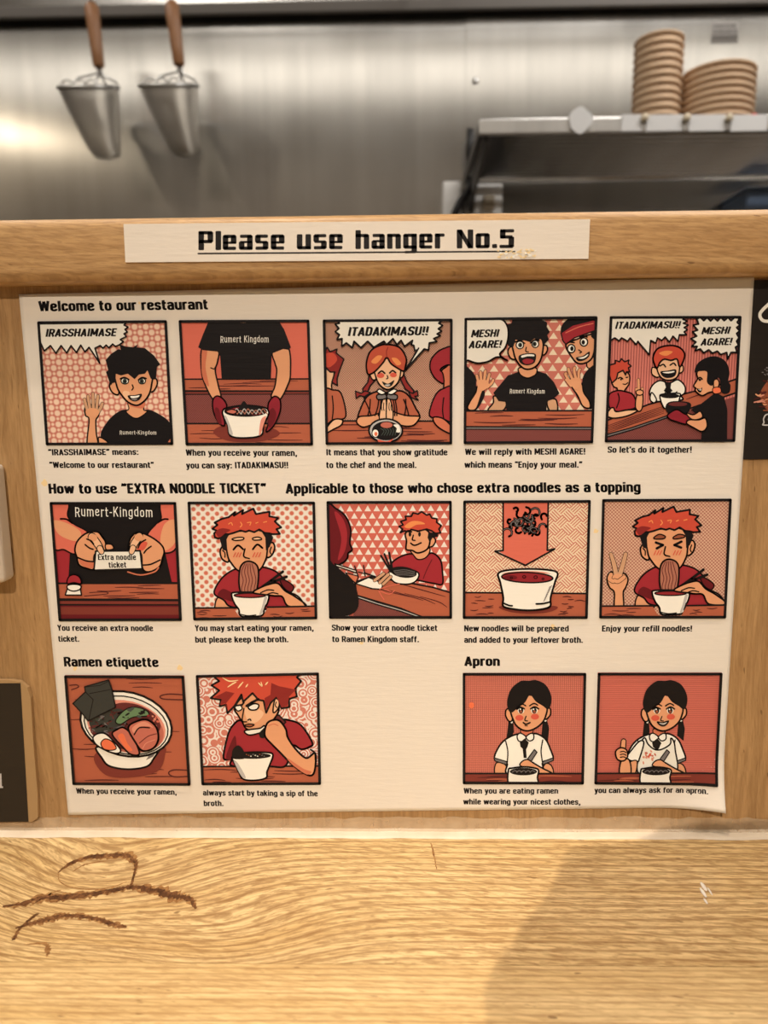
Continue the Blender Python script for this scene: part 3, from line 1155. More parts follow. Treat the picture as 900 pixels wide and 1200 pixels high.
def fillet(pts, r, n=4):
    if r <= 0 or len(pts) < 3:
        return list(pts)
    out = [pts[0]]
    for i in range(1, len(pts) - 1):
        a, b, c = Vector(pts[i - 1]), Vector(pts[i]), Vector(pts[i + 1])
        la, lc = (a - b).length, (c - b).length
        ra, rc = min(r, la * .5), min(r, lc * .5)
        p0, p2 = b + (a - b).normalized() * ra, b + (c - b).normalized() * rc
        for k in range(n + 1):
            t = k / n
            q = p0 * (1 - t) ** 2 + b * (.55 * 2 * t * (1 - t)) + (p0 + p2) * (.45 * t * (1 - t)) + p2 * t * t
            q = p0 * (1 - t) ** 2 + b * 2 * t * (1 - t) + p2 * t * t
            out.append((q.x, q.y))
    out.append(pts[-1])
    if (Vector(pts[0]) - Vector(pts[-1])).length < 1e-6:      # closed: round the first corner too
        a, b, c = Vector(pts[-2]), Vector(pts[0]), Vector(pts[1])
        ra, rc = min(r, (a - b).length * .5), min(r, (c - b).length * .5)
        p0, p2 = b + (a - b).normalized() * ra, b + (c - b).normalized() * rc
        arc = []
        for k in range(n + 1):
            t = k / n
            q = p0 * (1 - t) ** 2 + b * 2 * t * (1 - t) + p2 * t * t
            arc.append((q.x, q.y))
        out = out[1:-1] + arc
        out.append(out[0])
    return out


def lettering(self, mat, s, a, b, cap, shear=0.0, weight=1.0, space=.085, jitter=0, up=None):
    """Line of lettering from a to b along its foot, cap high (crop units)."""
    self.layer += 1
    lay = self.layer
    W = sum(FONT[c][0] for c in s) + space * (len(s) - 1)
    ux, uy = (b[0] - a[0]) / W, (b[1] - a[1]) / W
    q = (self.ox + a[0] / self.sc, self.oy + a[1] / self.sc)
    dx, dy = q[0] - 530, q[1] - 5824
    L = math.hypot(dx, dy)
    vx, vy = dx / L * cap, dy / L * cap
    rnd = random.Random(hash(len(s)))
    w = .19 * weight
    x = 0.0
    wx = w * math.hypot(ux, uy)          # stroke thickness of upright strokes
    wy = w * cap * .85                   # and of level strokes
    for c in s:
        wd, strokes = FONT[c]
        jy = rnd.uniform(-jitter, jitter)
        for r, pts in strokes:
            pl = fillet(pts, r)
            thick = (wx + wy) / 2
            P = [(a[0] + (x + px + shear * py) * ux + (py + jy) * vx, a[1] + (x + px + shear * py) * uy + (py + jy) * vy) for px, py in pl]
            if mat is not INK:
                self.layer += .34
                self._ribbon(mat, P, [thick] * len(P), False)
                continue
            for i in range(len(P) - 1):
                (ax, ay), (bx, by) = P[i], P[i + 1]
                l_ = math.hypot(bx - ax, by - ay)
                if l_ < 1e-6:
                    continue
                cs, sn = abs(bx - ax) / l_, abs(by - ay) / l_
                t = math.sqrt((wx * sn) ** 2 + (wy * cs) ** 2)
                nx, ny = -(by - ay) / l_ * t / 2, (bx - ax) / l_ * t / 2
                self.raw(mat, [(ax + nx, ay + ny), (ax - nx, ay - ny), (bx - nx, by - ny), (bx + nx, by + ny)])
                if 0 < i:
                    m = 8
                    self.raw(mat, [(ax + wx / 2 * math.cos(2 * PI * k / m), ay + wy / 2 * math.sin(2 * PI * k / m)) for k in range(m)])
        x += wd + space
    self.layer = max(lay, int(self.layer) + 1)
    return self


Sheet.text = lettering
# ------------------------------------------------------------------ inks of the poster
INK = ink('black', 22, 17, 16)
_cols = dict(cream=(238, 216, 182), white=(246, 235, 212), skin=(226, 152, 108), skin_d=(208, 112, 80), skin_l=(238, 180, 138), hair=(203, 74, 54), hair_d=(140, 40, 36),
             hair_h=(236, 138, 78), shirt=(160, 42, 48), shirt_d=(105, 24, 30), table=(180, 92, 64), table_d=(126, 52, 42), maroon=(104, 42, 40), line=(84, 34, 28),
             salmon=(220, 106, 84), pink=(226, 140, 118), blush=(216, 88, 66), grey=(120, 105, 92), grey_l=(190, 172, 150), nori=(58, 54, 44), green=(104, 124, 78),
             green_l=(168, 178, 128), soup=(146, 38, 42), yolk=(236, 112, 72), meat=(196, 104, 84), meat_l=(222, 140, 112), glove=(140, 34, 44), teal=(70, 74, 60),
             brown=(150, 78, 52), noodle=(176, 108, 84), stain=(243, 204, 148), hairgirl=(192, 78, 54), tan=(206, 150, 112))
I = {k: ink(k, *v) for k, v in _cols.items()}


def pattern(name, build, c0, c1):
    n = NT('print_' + name, .42, .35)
    f = build(n)
    n.color(n.mix(f, alb(*c0), alb(*c1)))
    return laminate_bump(n).m


PX = .000502                     # metres of poster in one photo pixel, near enough


def P_dots(cell, rad, rot=0, small=None, soft=.12):
    def b(n):
        x, y, z = n.xyz()
        c, s = math.cos(math.radians(rot)), math.sin(math.radians(rot))
        u = n.math('ADD', n.math('MULTIPLY', x, c / (cell * PX)), n.math('MULTIPLY', z, s / (cell * PX)))
        v = n.math('ADD', n.math('MULTIPLY', x, -s / (cell * PX)), n.math('MULTIPLY', z, c / (cell * PX)))
        def lat(ou, ov):
            fu = n.math('SUBTRACT', n.math('FRACT', n.math('ADD', u, 100 + ou)), .5)
            fv = n.math('SUBTRACT', n.math('FRACT', n.math('ADD', v, 100 + ov)), .5)
            return n.math('SQRT', n.math('ADD', n.math('MULTIPLY', fu, fu), n.math('MULTIPLY', fv, fv)))
        d = n.math('MINIMUM', lat(0, 0), lat(.5, .5))
        m = n.ramp(d, [(rad - soft / 2, 1.0), (rad + soft / 2, 0.0)])
        if small:
            d2 = n.math('MINIMUM', lat(.5, 0), lat(0, .5))
            m = n.math('MAXIMUM', m, n.ramp(d2, [(small - soft / 2, 1.0), (small + soft / 2, 0.0)]))
        return m
    return b


def P_tri(w, h):
    def b(n):
        x, y, z = n.xyz()
        v = n.math('ADD', n.math('MULTIPLY', z, 1 / (h * PX)), 100)
        row = n.math('FLOOR', v)
        fv = n.math('FRACT', v)
        u = n.math('ADD', n.math('MULTIPLY', x, 1 / (w * PX)), n.math('MULTIPLY', n.math('MODULO', row, 2.0), .5))
        fu = n.math('ABSOLUTE', n.math('SUBTRACT', n.math('FRACT', n.math('ADD', u, 100)), .5))
        ins = n.math('LESS_THAN', n.math('MULTIPLY', fu, 2.0), n.math('MULTIPLY', n.math('SUBTRACT', .92, fv), .92))
        return n.math('MULTIPLY', ins, n.math('GREATER_THAN', fv, .12))
    return b


def P_lines(sp, wd, axis='x'):
    def b(n):
        x, y, z = n.xyz()
        f = n.math('FRACT', n.math('ADD', n.math('MULTIPLY', x if axis == 'x' else z, 1 / (sp * PX)), 100))
        return n.ramp(f, [(0, 1.0), (wd * .7, 1.0), (wd, 0.0)])
    return b


def P_grid(sp, wd):
    def b(n):
        x, y, z = n.xyz()
        fs = [n.math('LESS_THAN', n.math('FRACT', n.math('ADD', n.math('MULTIPLY', q, 1 / (sp * PX)), 100)), wd) for q in (x, z)]
        return n.math('MAXIMUM', *fs)
    return b


def P_weave(cell, k):
    def b(n):
        x, y, z = n.xyz()
        s = .7071 / (cell * PX)
        u = n.math('ADD', n.math('MULTIPLY', n.math('ADD', x, z), s), 100)
        v = n.math('ADD', n.math('MULTIPLY', n.math('SUBTRACT', x, z), s), 100)
        par = n.math('MODULO', n.math('ADD', n.math('FLOOR', u), n.math('FLOOR', v)), 2.0)
        fu = n.math('FRACT', u)
        fv = n.math('FRACT', v)
        sel = n.math('ADD', n.math('MULTIPLY', fu, par), n.math('MULTIPLY', fv, n.math('SUBTRACT', 1.0, par)))
        st = n.math('FRACT', n.math('MULTIPLY', sel, k))
        light = n.math('GREATER_THAN', st, .42)
        return light
    return b


def P_swirl(cell):
    def b(n):
        v = n.node('ShaderNodeTexVoronoi', feature='F1')
        x, y, z = n.xyz()
        n.put(v.inputs['Vector'], n.comb(x, z, 0.0))
        v.inputs['Scale'].default_value = 1 / (cell * PX)
        v.inputs['Randomness'].default_value = .8
        w = n.math('SINE', n.math('MULTIPLY', v.outputs['Distance'], 26.0))
        return n.math('GREATER_THAN', w, .05)
    return b


PT = dict(
    p1=pattern('honeycomb_dots', P_dots(13, .255, 0, .13), (200, 112, 92), (240, 196, 166)),
    p3=pattern('fine_dots', P_dots(2.7, .30, 0), (214, 164, 130), (150, 88, 74)),
    p4=pattern('wide_triangles', P_tri(13.4, 9.0), (204, 112, 94), (240, 206, 172)),
    p5=pattern('upright_lines', P_lines(3.1, .42), (216, 122, 106), (160, 76, 68)),
    p7=pattern('red_dots', P_dots(11.2, .235), (238, 212, 178), (208, 106, 82)),
    p8=pattern('triangles', P_tri(10.7, 8.8), (208, 100, 82), (240, 212, 180)),
    p9=pattern('basket_weave', P_weave(11.5, 4.0), (200, 112, 90), (238, 204, 168)),
    p10=pattern('dot_screen', P_dots(4.1, .30), (224, 178, 146), (176, 108, 88)),
    p12=pattern('swirls', P_swirl(13), (206, 118, 98), (238, 208, 178)),
    p13=pattern('fine_grid', P_grid(2.5, .30), (214, 118, 96), (168, 84, 70)),
    p14=pattern('fine_level_lines', P_lines(2.5, .35, 'z'), (206, 104, 86), (172, 80, 68)),
    mar=pattern('maroon_screen', P_dots(2.6, .30), (98, 40, 38), (140, 74, 64)),
)

# ================================================================== the poster
poster = thing('instruction_poster', 'large cream laminated comic poster on the oak partition with its lower right corner peeling', 'poster', tuple(onY(460, 950, 0)))
paper = NT('poster_paper', .42, .35)
paper.color((.80, .795, .78, 1))
laminate_bump(paper)
sheet = Sheet(Plane(YP, True))
sheet.layer = 0
TLc, TRc, BRc, BLc = (22, 345), (884, 324), (845, 946), (80, 955)
bm = bmesh.new()
nx, ny = 180, 150
vs = []
for j in range(ny + 1):
    row = []
    for i in range(nx + 1):
        u, v = i / nx, j / ny
        px = (TLc[0] * (1 - u) + TRc[0] * u) * (1 - v) + (BLc[0] * (1 - u) + BRc[0] * u) * v
        py = (TLc[1] * (1 - u) + TRc[1] * u) * (1 - v) + (BLc[1] * (1 - u) + BRc[1] * u) * v
        row.append(bm.verts.new(POSTER.at(px, py, 0)))
    vs.append(row)
for j in range(ny):
    for i in range(nx):
        bm.faces.new((vs[j][i], vs[j + 1][i], vs[j + 1][i + 1], vs[j][i + 1]))
bmesh.ops.recalc_face_normals(bm, faces=bm.faces)
if sum(f.normal.y for f in bm.faces) > 0:
    bmesh.ops.reverse_faces(bm, faces=bm.faces)
sh_ = obj('laminated_sheet', bm, paper.m, poster, smooth=True)
so_ = sh_.modifiers.new('thickness', 'SOLIDIFY')
so_.thickness = .0009
so_.offset = -1

# lettering of the poster
CAPS = [
    ('heading_text', 12.2, [("Welcome to our restaurant", (46, 365), (244, 362.6))]),
    ('heading_text', 11.8, [("How to use \u201cEXTRA NOODLE TICKET\u201d", (57.6, 578.5), (312, 578))]),
    ('heading_text', 11.8, [("Applicable to those who chose extra noodles as a topping", (335, 578.4), (750.6, 576.6))]),
    ('heading_text', 11.2, [("Ramen etiquette", (75.5, 781), (186, 781.6))]),
    ('heading_text', 11.2, [("Apron", (544.4, 780.4), (585.6, 780.4))]),
    ('caption_text', 7.2, [("\u201cIRASSHAIMASE\u201d means:", (57, 533.6), (162.4, 533)), ("\u201cWelcome to our restaurant\u201d", (58.4, 548.4), (180.4, 548.4))]),
    ('caption_text', 7.4, [("When you receive your ramen,", (218, 534), (348, 534.4)), ("you can say: ITADAKIMASU!!", (218.4, 549), (338, 548.6))]),
    ('caption_text', 7.4, [("It means that you show gratitude", (382.4, 533.6), (524.4, 533.6)), ("to the chef and the meal.", (382.4, 548.6), (488, 548.4))]),
    ('caption_text', 7.4, [("We will reply with MESHI AGARE!", (545, 533.2), (686, 532.6)), ("which means \u201cEnjoy your meal.\u201d", (544.4, 548.2), (682, 548))]),
    ('caption_text', 7.4, [("So let\u2019s do it together!", (712, 530.6), (810.6, 530.6))]),
    ('caption_text', 7.0, [("You receive an extra noodle", (67.6, 739.2), (179.6, 739.6)), ("ticket.", (68.6, 752), (93, 752))]),
    ('caption_text', 7.0, [("You may start eating your ramen,", (228.6, 739.6), (367.4, 739.2)), ("but please keep the broth.", (229, 753), (338, 752.6))]),
    ('caption_text', 7.0, [("Show your extra noodle ticket", (389, 739), (512.6, 739.4)), ("to Ramen Kingdom staff.", (389.4, 752.4), (491, 752.6))]),
    ('caption_text', 7.0, [("New noodles will be prepared", (544, 739.8), (666.4, 740)), ("and added to your leftover broth.", (544, 753.2), (683, 753.4))]),
    ('caption_text', 7.0, [("Enjoy your refill noodles!", (705.4, 740), (811, 740))]),
    ('caption_text', 6.6, [("When you receive your ramen,", (89.6, 930), (207, 931.4))]),
    ('caption_text', 6.6, [("always start by taking a sip of the", (238, 932.2), (372.4, 933.2)), ("broth.", (239, 944.6), (262, 944.6))]),
    ('caption_text', 6.6, [("When you are eating ramen", (543.4, 930), (654, 930)), ("while wearing your nicest clothes,", (543, 942.6), (680, 943))]),
    ('caption_text', 6.6, [("you can always ask for an apron.", (696.6, 929.4), (828.4, 929))]),
]
for nm, cap, lines in CAPS:
    s_ = Sheet(POSTER)
    s_.layer = 1
    s_.part(nm)
    for txt, a, b in lines:
        s_.text(INK, txt, a, b, cap, weight=1.18 if nm == 'heading_text' else 1.14, space=.065)
    s_.build(poster)
# yellowed broth stains
rnd = random.Random(11)
for x, y, r in [(52, 566, 4), (210, 783, 3.5), (88, 783, 2.5), (845, 622, 3), (648, 735, 4), (698, 622, 3), (424, 753, 2.5), (163, 355, 1.5)]:
    s_ = Sheet(POSTER)
    s_.layer = 0
    s_.part('stain').f(I['stain'], [(x + r * rnd.uniform(.6, 1.2) * math.cos(a), y + r * rnd.uniform(.6, 1.3) * math.sin(a)) for a in [k * PI / 4 for k in range(8)]])
    s_.build(poster)


def panel(ox, oy, quad, bg, label, bw=12.5):
    """A comic panel: quad is the outer edge of its black border in crop units (five to a photo pixel)."""
    a = Sheet(POSTER, ox, oy, 5.0)
    a.clip = quad
    a.part('comic_panel')
    a.grid(bg, quad, 45 if oy == 750 and ox == 680 else 8)
    a.quad, a.bw, a.label = quad, bw, label
    return a


def finish(a):
    a.clip = None
    a.part('comic_panel')
    a.layer += 2
    cx = sum(q[0] for q in a.quad) / 4
    cy = sum(q[1] for q in a.quad) / 4
    h = a.bw / 2
    ins = [(x + (h if x < cx else -h), y + (h if y < cy else -h)) for x, y in a.quad]
    a.l(ins + [ins[0]], a.bw)
    me = a.bms.pop('comic_panel')
    ms = a.mats.pop('comic_panel')
    a2 = Sheet(POSTER)
    a2.bms, a2.mats = {'comic_panel': me}, {'comic_panel': ms}
    root = a2.build(poster)['comic_panel']
    root['label'] = a.label
    a.build(root)


def grain(a, x0, y0, x1, y1, n, seed, mat=None, w=5):
    r = random.Random(seed)
    for i in range(n):
        y = y0 + (y1 - y0) * (i + r.uniform(.2, .8)) / n
        xa = r.uniform(x0, x0 + (x1 - x0) * .7)
        L = r.uniform(.15, .35) * (x1 - x0)
        a.s([(xa, y), (xa + L * .5, y + r.uniform(-5, 5)), (min(xa + L, x1), y + r.uniform(-3, 3))], w, mat or I['line'], True)


def zig(pts, n, amp):
    """Jagged run between two points, teeth to the right-hand side."""
    (ax, ay), (bx, by) = pts
    L = math.hypot(bx - ax, by - ay)
    nx, ny = -(by - ay) / L, (bx - ax) / L
    out = []
    for i in range(n * 2):
        t = i / (n * 2)
        k = amp if i % 2 else 0
        out.append((ax + (bx - ax) * t + nx * k, ay + (by - ay) * t + ny * k))
    return out


def script(a, s, p0, p1, cap):
    a.text(I['white'], s, p0, p1, cap, .06, .55, .12, .05)


# ---- 1: boy with raised hand
a = panel(30, 340, [(72, 185), (828, 178), (865, 905), (122, 908)], PT['p1'], 'comic panel of a black-haired boy in a black shirt waving one hand')
a.part('boy_drawing')
a.f(I['skin'], [(362, 910), (372, 760), (352, 735), (348, 690), (380, 672), (425, 680), (436, 700), (425, 740), (412, 765), (415, 840), (422, 910)], 7)
a.limbs(I['tan'], [([(362, 705), (345, 640)], 16), ([(378, 700), (366, 622)], 16), ([(398, 698), (395, 608)], 16), ([(416, 700), (424, 620)], 16), ([(420, 725), (440, 690), (450, 665)], 17)], 2.6)
a.f(I['skin'], [(356, 700), (395, 690), (428, 705), (424, 735), (395, 750), (362, 735)])
a.f(INK, [(440, 850), (480, 770), (540, 715), (590, 700), (650, 720), (715, 700), (780, 725), (840, 770), (862, 830), (850, 905), (490, 905)])
a.f(I['skin'], [(430, 862), (470, 880), (490, 906), (436, 906)], 6)
a.f(I['skin_d'], [(835, 890), (858, 865), (862, 905), (835, 905)])
a.f(I['skin'], [(605, 655), (690, 655), (692, 700), (712, 712), (670, 745), (640, 750), (612, 735), (590, 712), (606, 695)], 5)
a.f(I['skin_d'], [(606, 650), (695, 650), (692, 690), (650, 690), (612, 676)])
a.f(I['skin'], [(545, 540), (510, 530), (492, 560), (510, 600), (545, 610)], 7)
a.f(I['skin'], [(735, 530), (765, 520), (772, 550), (752, 590), (730, 590)], 7)
a.f(I['skin'], [(528, 470), (640, 440), (738, 480), (738, 560), (722, 615), (690, 655), (650, 675), (600, 655), (560, 610), (535, 560)], 8)
a.f(I['skin_l'], [(580, 590), (610, 600), (600, 640), (570, 610)])
a.p(INK, [(500, 560), (472, 480), (485, 470), (470, 410), (500, 375), (545, 345), (560, 350), (550, 318), (585, 330), (630, 335), (660, 318), (650, 335), (700, 340), (755, 385), (765, 400), (790, 435), (770, 450), (765, 520), (735, 520), (715, 470), (700, 490), (665, 495), (640, 522), (600, 490), (560, 500), (530, 490), (528, 540), (510, 545)])
a.e(I['white'], 582, 533, 22, 17, 8, 5)
a.e(I['teal'], 582, 534, 13, 15)
a.e(INK, 583, 535, 7, 9)
a.e(I['white'], 684, 533, 20, 16, -8, 5)
a.e(I['teal'], 682, 534, 13, 14)
a.e(INK, 681, 535, 7, 9)
a.s([(556, 520), (580, 512), (606, 524)], 7)
a.s([(662, 526), (684, 512), (708, 518)], 7)
a.s([(626, 555), (632, 572), (624, 585)], 6)
a.f(INK, [(600, 618), (640, 615), (682, 608), (670, 640), (640, 652), (612, 640)])
a.f(I['white'], [(615, 622), (645, 620), (668, 616), (660, 628), (625, 632)])
a.f(I['grey'], [(620, 638), (650, 634), (656, 640), (640, 647)])
script(a, 'Rumert-Kingdom', (553, 846), (768, 846), 24)
a.part('speech_bubble')
a.p(I['cream'], [(80, 198), (590, 192), (578, 205), (602, 217), (584, 230), (598, 246), (578, 256), (592, 272), (556, 290), (575, 302), (552, 320), (528, 330), (512, 316), (490, 338), (474, 322), (455, 340), (440, 325), (408, 340), (436, 428), (374, 335), (350, 362), (325, 322), (300, 366), (268, 325), (243, 368), (210, 325), (180, 370), (148, 325), (112, 356), (90, 308)], 7)
a.text(INK, 'IRASSHAIMASE', (118, 274), (530, 270), 46, .22, 1.12, .06)
finish(a)

# ---- 2: hands serving a bowl
a = panel(200, 340, [(50, 178), (812, 175), (833, 908), (90, 908)], I['salmon'], 'comic panel of two gloved hands setting down a full white bowl')
a.part('counter_drawing')
a.p(I['table'], [(60, 522), (840, 520), (840, 592), (60, 590)], 7)
grain(a, 90, 530, 820, 585, 7, 1)
a.p(I['table_d'], [(60, 592), (840, 592), (840, 612), (60, 612)], 8)
a.p(PT['mar'], [(60, 614), (840, 612), (840, 782), (60, 780)])
a.p(I['table'], [(60, 782), (840, 782), (840, 910), (60, 910)], 8)
grain(a, 100, 795, 820, 895, 9, 2)
a.f(I['table_d'], [(250, 830), (330, 790), (560, 800), (640, 840), (560, 880), (430, 890), (320, 878)])
a.part('staff_drawing')
a.f(I['skin'], [(186, 340), (278, 350), (275, 420), (262, 470), (280, 560), (295, 630), (250, 640), (205, 560), (182, 480)], 7)
a.f(I['skin'], [(690, 340), (598, 360), (612, 430), (622, 470), (612, 560), (590, 625), (640, 640), (685, 560), (702, 490)], 7)
a.f(I['skin_d'], [(186, 345), (215, 350), (205, 450), (225, 560), (200, 540), (182, 470)])
a.s([(235, 455), (255, 462), (262, 450)], 5)
a.p(INK, [(222, 184), (635, 182), (665, 230), (705, 335), (690, 350), (660, 345), (592, 372), (588, 520), (300, 522), (290, 385), (275, 360), (190, 352), (162, 335), (190, 260)])
a.e(I['tan'], 425, 186, 28, 6)
script(a, 'Rumert Kingdom', (292, 308), (575, 306), 40)
a.f(I['glove'], [(250, 640), (275, 620), (310, 640), (330, 680), (310, 720), (318, 790), (290, 785), (262, 740), (248, 690)], 7)
a.f(I['shirt_d'], [(262, 690), (285, 700), (300, 780), (282, 780), (262, 735)])
a.f(I['glove'], [(640, 640), (610, 622), (580, 650), (570, 690), (575, 770), (560, 830), (600, 800), (632, 740), (645, 690)], 7)
a.f(I['shirt_d'], [(600, 690), (575, 720), (575, 800), (600, 790), (620, 730)])
a.part('bowl_drawing')
a.f(I['white'], [(305, 712), (330, 690), (440, 675), (550, 688), (575, 712), (570, 740), (545, 790), (530, 850), (430, 866), (350, 852), (335, 790), (312, 745)], 8)
a.f(I['grey_l'], [(315, 742), (330, 745), (365, 840), (345, 840), (335, 790)])
a.f(I['pink'], [(530, 760), (560, 740), (545, 790), (530, 840), (518, 845)])
a.e(I['soup'], 440, 710, 122, 28, 0, 6)
a.f(INK, [(370, 725), (400, 690), (430, 650), (460, 680), (520, 690), (555, 712), (500, 728), (430, 735)])
for i in range(9):
    r = random.Random(i)
    x = 350 + i * 22
    a.s([(x, 722), (x + 15, 700 + r.uniform(-8, 8)), (x + 30, 712), (x + 42, 726)], 5, I['grey_l'] if i % 2 else I['noodle'])
a.f(I['meat'], [(325, 712), (360, 698), (390, 712), (365, 726)], 5)
finish(a)

# ---- 3: girl between two guests
a = panel(365, 340, [(68, 175), (825, 170), (822, 902), (85, 905)], PT['p3'], 'comic panel of a red-haired girl with pigtails joining her palms over a bowl')
a.part('counter_drawing')
a.p(I['table'], [(60, 766), (840, 768), (840, 910), (60, 910)], 8)
grain(a, 90, 780, 815, 890, 12, 3, None, 7)
a.part('guest_drawing#left')
a.f(I['skin_l'], [(84, 450), (130, 470), (128, 520), (118, 555), (118, 600), (84, 600)], 7)
a.p(I['hair_d'], [(80, 360), (92, 335), (110, 362), (150, 345), (145, 368), (190, 405), (165, 470), (150, 520), (152, 560), (120, 540), (138, 480), (110, 480), (80, 450)], 7)
a.f(I['hair'], [(84, 375), (130, 370), (150, 410), (110, 450), (84, 440)])
a.f(I['table'], [(80, 590), (125, 585), (170, 600), (198, 690), (195, 750), (130, 758), (100, 780), (80, 780)], 7)
a.s([(122, 620), (128, 690), (122, 755)], 6)
a.f(I['skin_l'], [(84, 815), (130, 760), (180, 760), (175, 790), (130, 815), (84, 838)], 7)
a.part('guest_drawing#right')
a.f(I['skin_d'], [(830, 430), (790, 450), (760, 480), (775, 540), (778, 590), (830, 590)], 7)
a.f(I['shirt'], [(830, 335), (780, 340), (735, 365), (700, 410), (695, 460), (715, 505), (745, 535), (775, 545), (770, 490), (755, 465), (790, 440), (830, 430)], 7)
a.f(I['shirt'], [(830, 575), (770, 578), (730, 610), (700, 680), (695, 740), (770, 755), (830, 760)], 7)
a.s([(775, 630), (768, 700), (775, 755)], 6)
a.f(I['skin_d'], [(715, 745), (770, 752), (820, 800), (822, 842), (760, 815), (722, 780)], 7)
a.part('girl_drawing')
a.p(I['hair_d'], [(340, 490), (330, 540), (300, 580), (310, 640), (345, 560), (380, 520)], 7)
a.p(I['hair_d'], [(540, 490), (560, 540), (600, 590), (595, 610), (550, 580), (520, 520)], 7)
a.p(I['hair_d'], [(258, 592), (290, 605), (315, 590), (345, 600), (310, 625), (285, 618), (262, 635)], 6)
a.p(I['hair_d'], [(570, 598), (595, 605), (620, 588), (625, 620), (605, 622), (625, 645), (585, 630)], 6)
a.f(I['table'], [(275, 760), (290, 690), (330, 620), (400, 590), (440, 600), (520, 590), (570, 620), (610, 690), (632, 745), (560, 770), (520, 780), (350, 780)], 8)
a.f(I['skin'], [(280, 742), (350, 735), (400, 720), (440, 700), (440, 760), (350, 790), (300, 802), (265, 775)], 7)
a.f(I['skin'], [(620, 738), (560, 735), (500, 720), (450, 700), (450, 760), (540, 795), (600, 790), (635, 745)], 7)
a.f(I['skin_l'], [(400, 760), (405, 690), (430, 610), (438, 650), (440, 760)], 6)
a.f(I['skin_l'], [(475, 760), (475, 690), (448, 610), (442, 650), (440, 760)], 6)
for x in (412, 424, 456, 468):
    a.s([(x, 660), (x - 2, 690), (x + 2, 705)], 4)
a.f(I['grey'], [(385, 615), (430, 608), (440, 630), (420, 640), (388, 640)], 6)
a.f(I['grey'], [(500, 615), (450, 608), (442, 630), (465, 640), (498, 640)], 6)
for x0, x1 in ((395, 372), (408, 392), (490, 500), (478, 488), (345, 330), (310, 350), (552, 545), (540, 570)):
    a.s([(x0, 640), ((x0 + x1) / 2 + 4, 690), (x1, 735)], 6)
a.f(I['white'], [(385, 595), (400, 580), (440, 600), (480, 580), (500, 590), (470, 612), (440, 604), (410, 612)], 6)
a.f(I['skin_l'], [(372, 480), (355, 478), (345, 500), (360, 525), (378, 520)], 6)
a.f(I['skin_l'], [(515, 470), (535, 465), (540, 490), (528, 512), (510, 512)], 6)
a.f(I['skin_l'], [(368, 440), (440, 400), (515, 440), (520, 500), (500, 550), (450, 582), (405, 560), (378, 510)], 7)
a.f(I['hairgirl'], [(330, 490), (322, 430), (345, 360), (400, 325), (460, 320), (520, 340), (555, 400), (550, 450), (540, 475), (500, 455), (465, 430), (442, 395), (420, 425), (380, 470), (352, 490)], 8)
a.f(I['hair_h'], [(350, 420), (385, 385), (415, 390), (380, 430)])
a.f(I['hair_h'], [(470, 400), (500, 400), (525, 430), (500, 440)])
a.s([(442, 395), (440, 360), (448, 335)], 5, I['hair_d'])
a.e(I['blush'], 405, 500, 22, 15)
a.e(I['blush'], 480, 497, 20, 14)
a.s([(392, 488), (412, 474), (430, 488)], 7)
a.s([(458, 486), (475, 472), (494, 484)], 7)
a.s([(444, 500), (448, 515), (440, 520)], 5)
a.f(INK, [(415, 535), (448, 548), (485, 528), (470, 560), (445, 568), (425, 556)])
a.f(I['grey_l'], [(430, 556), (450, 552), (462, 556), (445, 564)])
a.part('bowl_drawing')
a.e(I['grey_l'], 435, 822, 98, 68, 0, 8)
a.e(INK, 438, 824, 84, 56)
a.e(I['meat'], 440, 790, 38, 20, 0, 4)
a.e(I['white'], 375, 838, 20, 24, 0, 4)
a.e(I['yolk'], 378, 842, 9, 12)
a.f(I['white'], [(480, 790), (510, 790), (520, 830), (495, 830), (500, 810)])
a.f(I['blush'], [(390, 875), (440, 885), (480, 870), (450, 895), (400, 893)])
for i in range(6):
    a.s([(410 + i * 16, 850), (425 + i * 14, 825), (405 + i * 18, 810)], 4, I['teal'])
a.part('speech_bubble')
a.p(I['cream'], [(150, 178), (770, 172), (745, 195), (768, 208), (742, 228), (762, 240), (735, 258), (755, 268), (715, 285), (735, 302), (690, 310), (685, 352), (660, 345), (550, 470), (622, 350), (605, 355), (600, 325), (585, 320), (592, 295), (545, 330), (525, 295), (500, 320), (478, 285), (440, 320), (425, 300), (365, 335), (330, 300), (290, 338), (250, 300), (240, 338), (205, 310), (178, 330), (180, 285), (150, 290), (165, 262), (140, 245), (162, 225), (140, 200), (165, 195)], 8)
a.l([(628, 340), (552, 470), (660, 348)], 7)
a.text(INK, 'ITADAKIMASU!!', (212, 270), (680, 265), 52, .18, 1.12, .06)
finish(a)

# ---- 4: two staff shouting
a = panel(535, 340, [(47, 165), (822, 155), (797, 895), (42, 900)], PT['p4'], 'comic panel of a shouting black-haired boy and a second face in a red headband behind a counter')
a.part('second_staff_drawing')
a.f(I['skin'], [(770, 400), (805, 395), (805, 460), (765, 450)], 6)
a.f(I['skin'], [(640, 320), (700, 290), (800, 260), (810, 330), (795, 395), (760, 425), (715, 430), (680, 400)], 8)
a.f(INK, [(610, 240), (625, 195), (680, 160), (830, 155), (830, 290), (790, 275), (780, 250), (640, 270)])
a.p(I['shirt'], [(612, 250), (680, 205), (800, 175), (825, 180), (825, 232), (760, 255), (690, 280), (640, 318), (622, 295)], 6)
a.s([(640, 250), (720, 215), (800, 195)], 6, I['salmon'])
a.e(I['white'], 672, 343, 22, 24, 0, 6)
a.e(INK, 676, 343, 10, 14)
a.e(I['white'], 746, 304, 22, 24, 0, 6)
a.e(INK, 742, 306, 10, 14)
a.s([(640, 320), (660, 305), (690, 308)], 7)
a.s([(722, 275), (742, 268), (765, 275)], 7)
a.s([(715, 350), (732, 362), (722, 368)], 5)
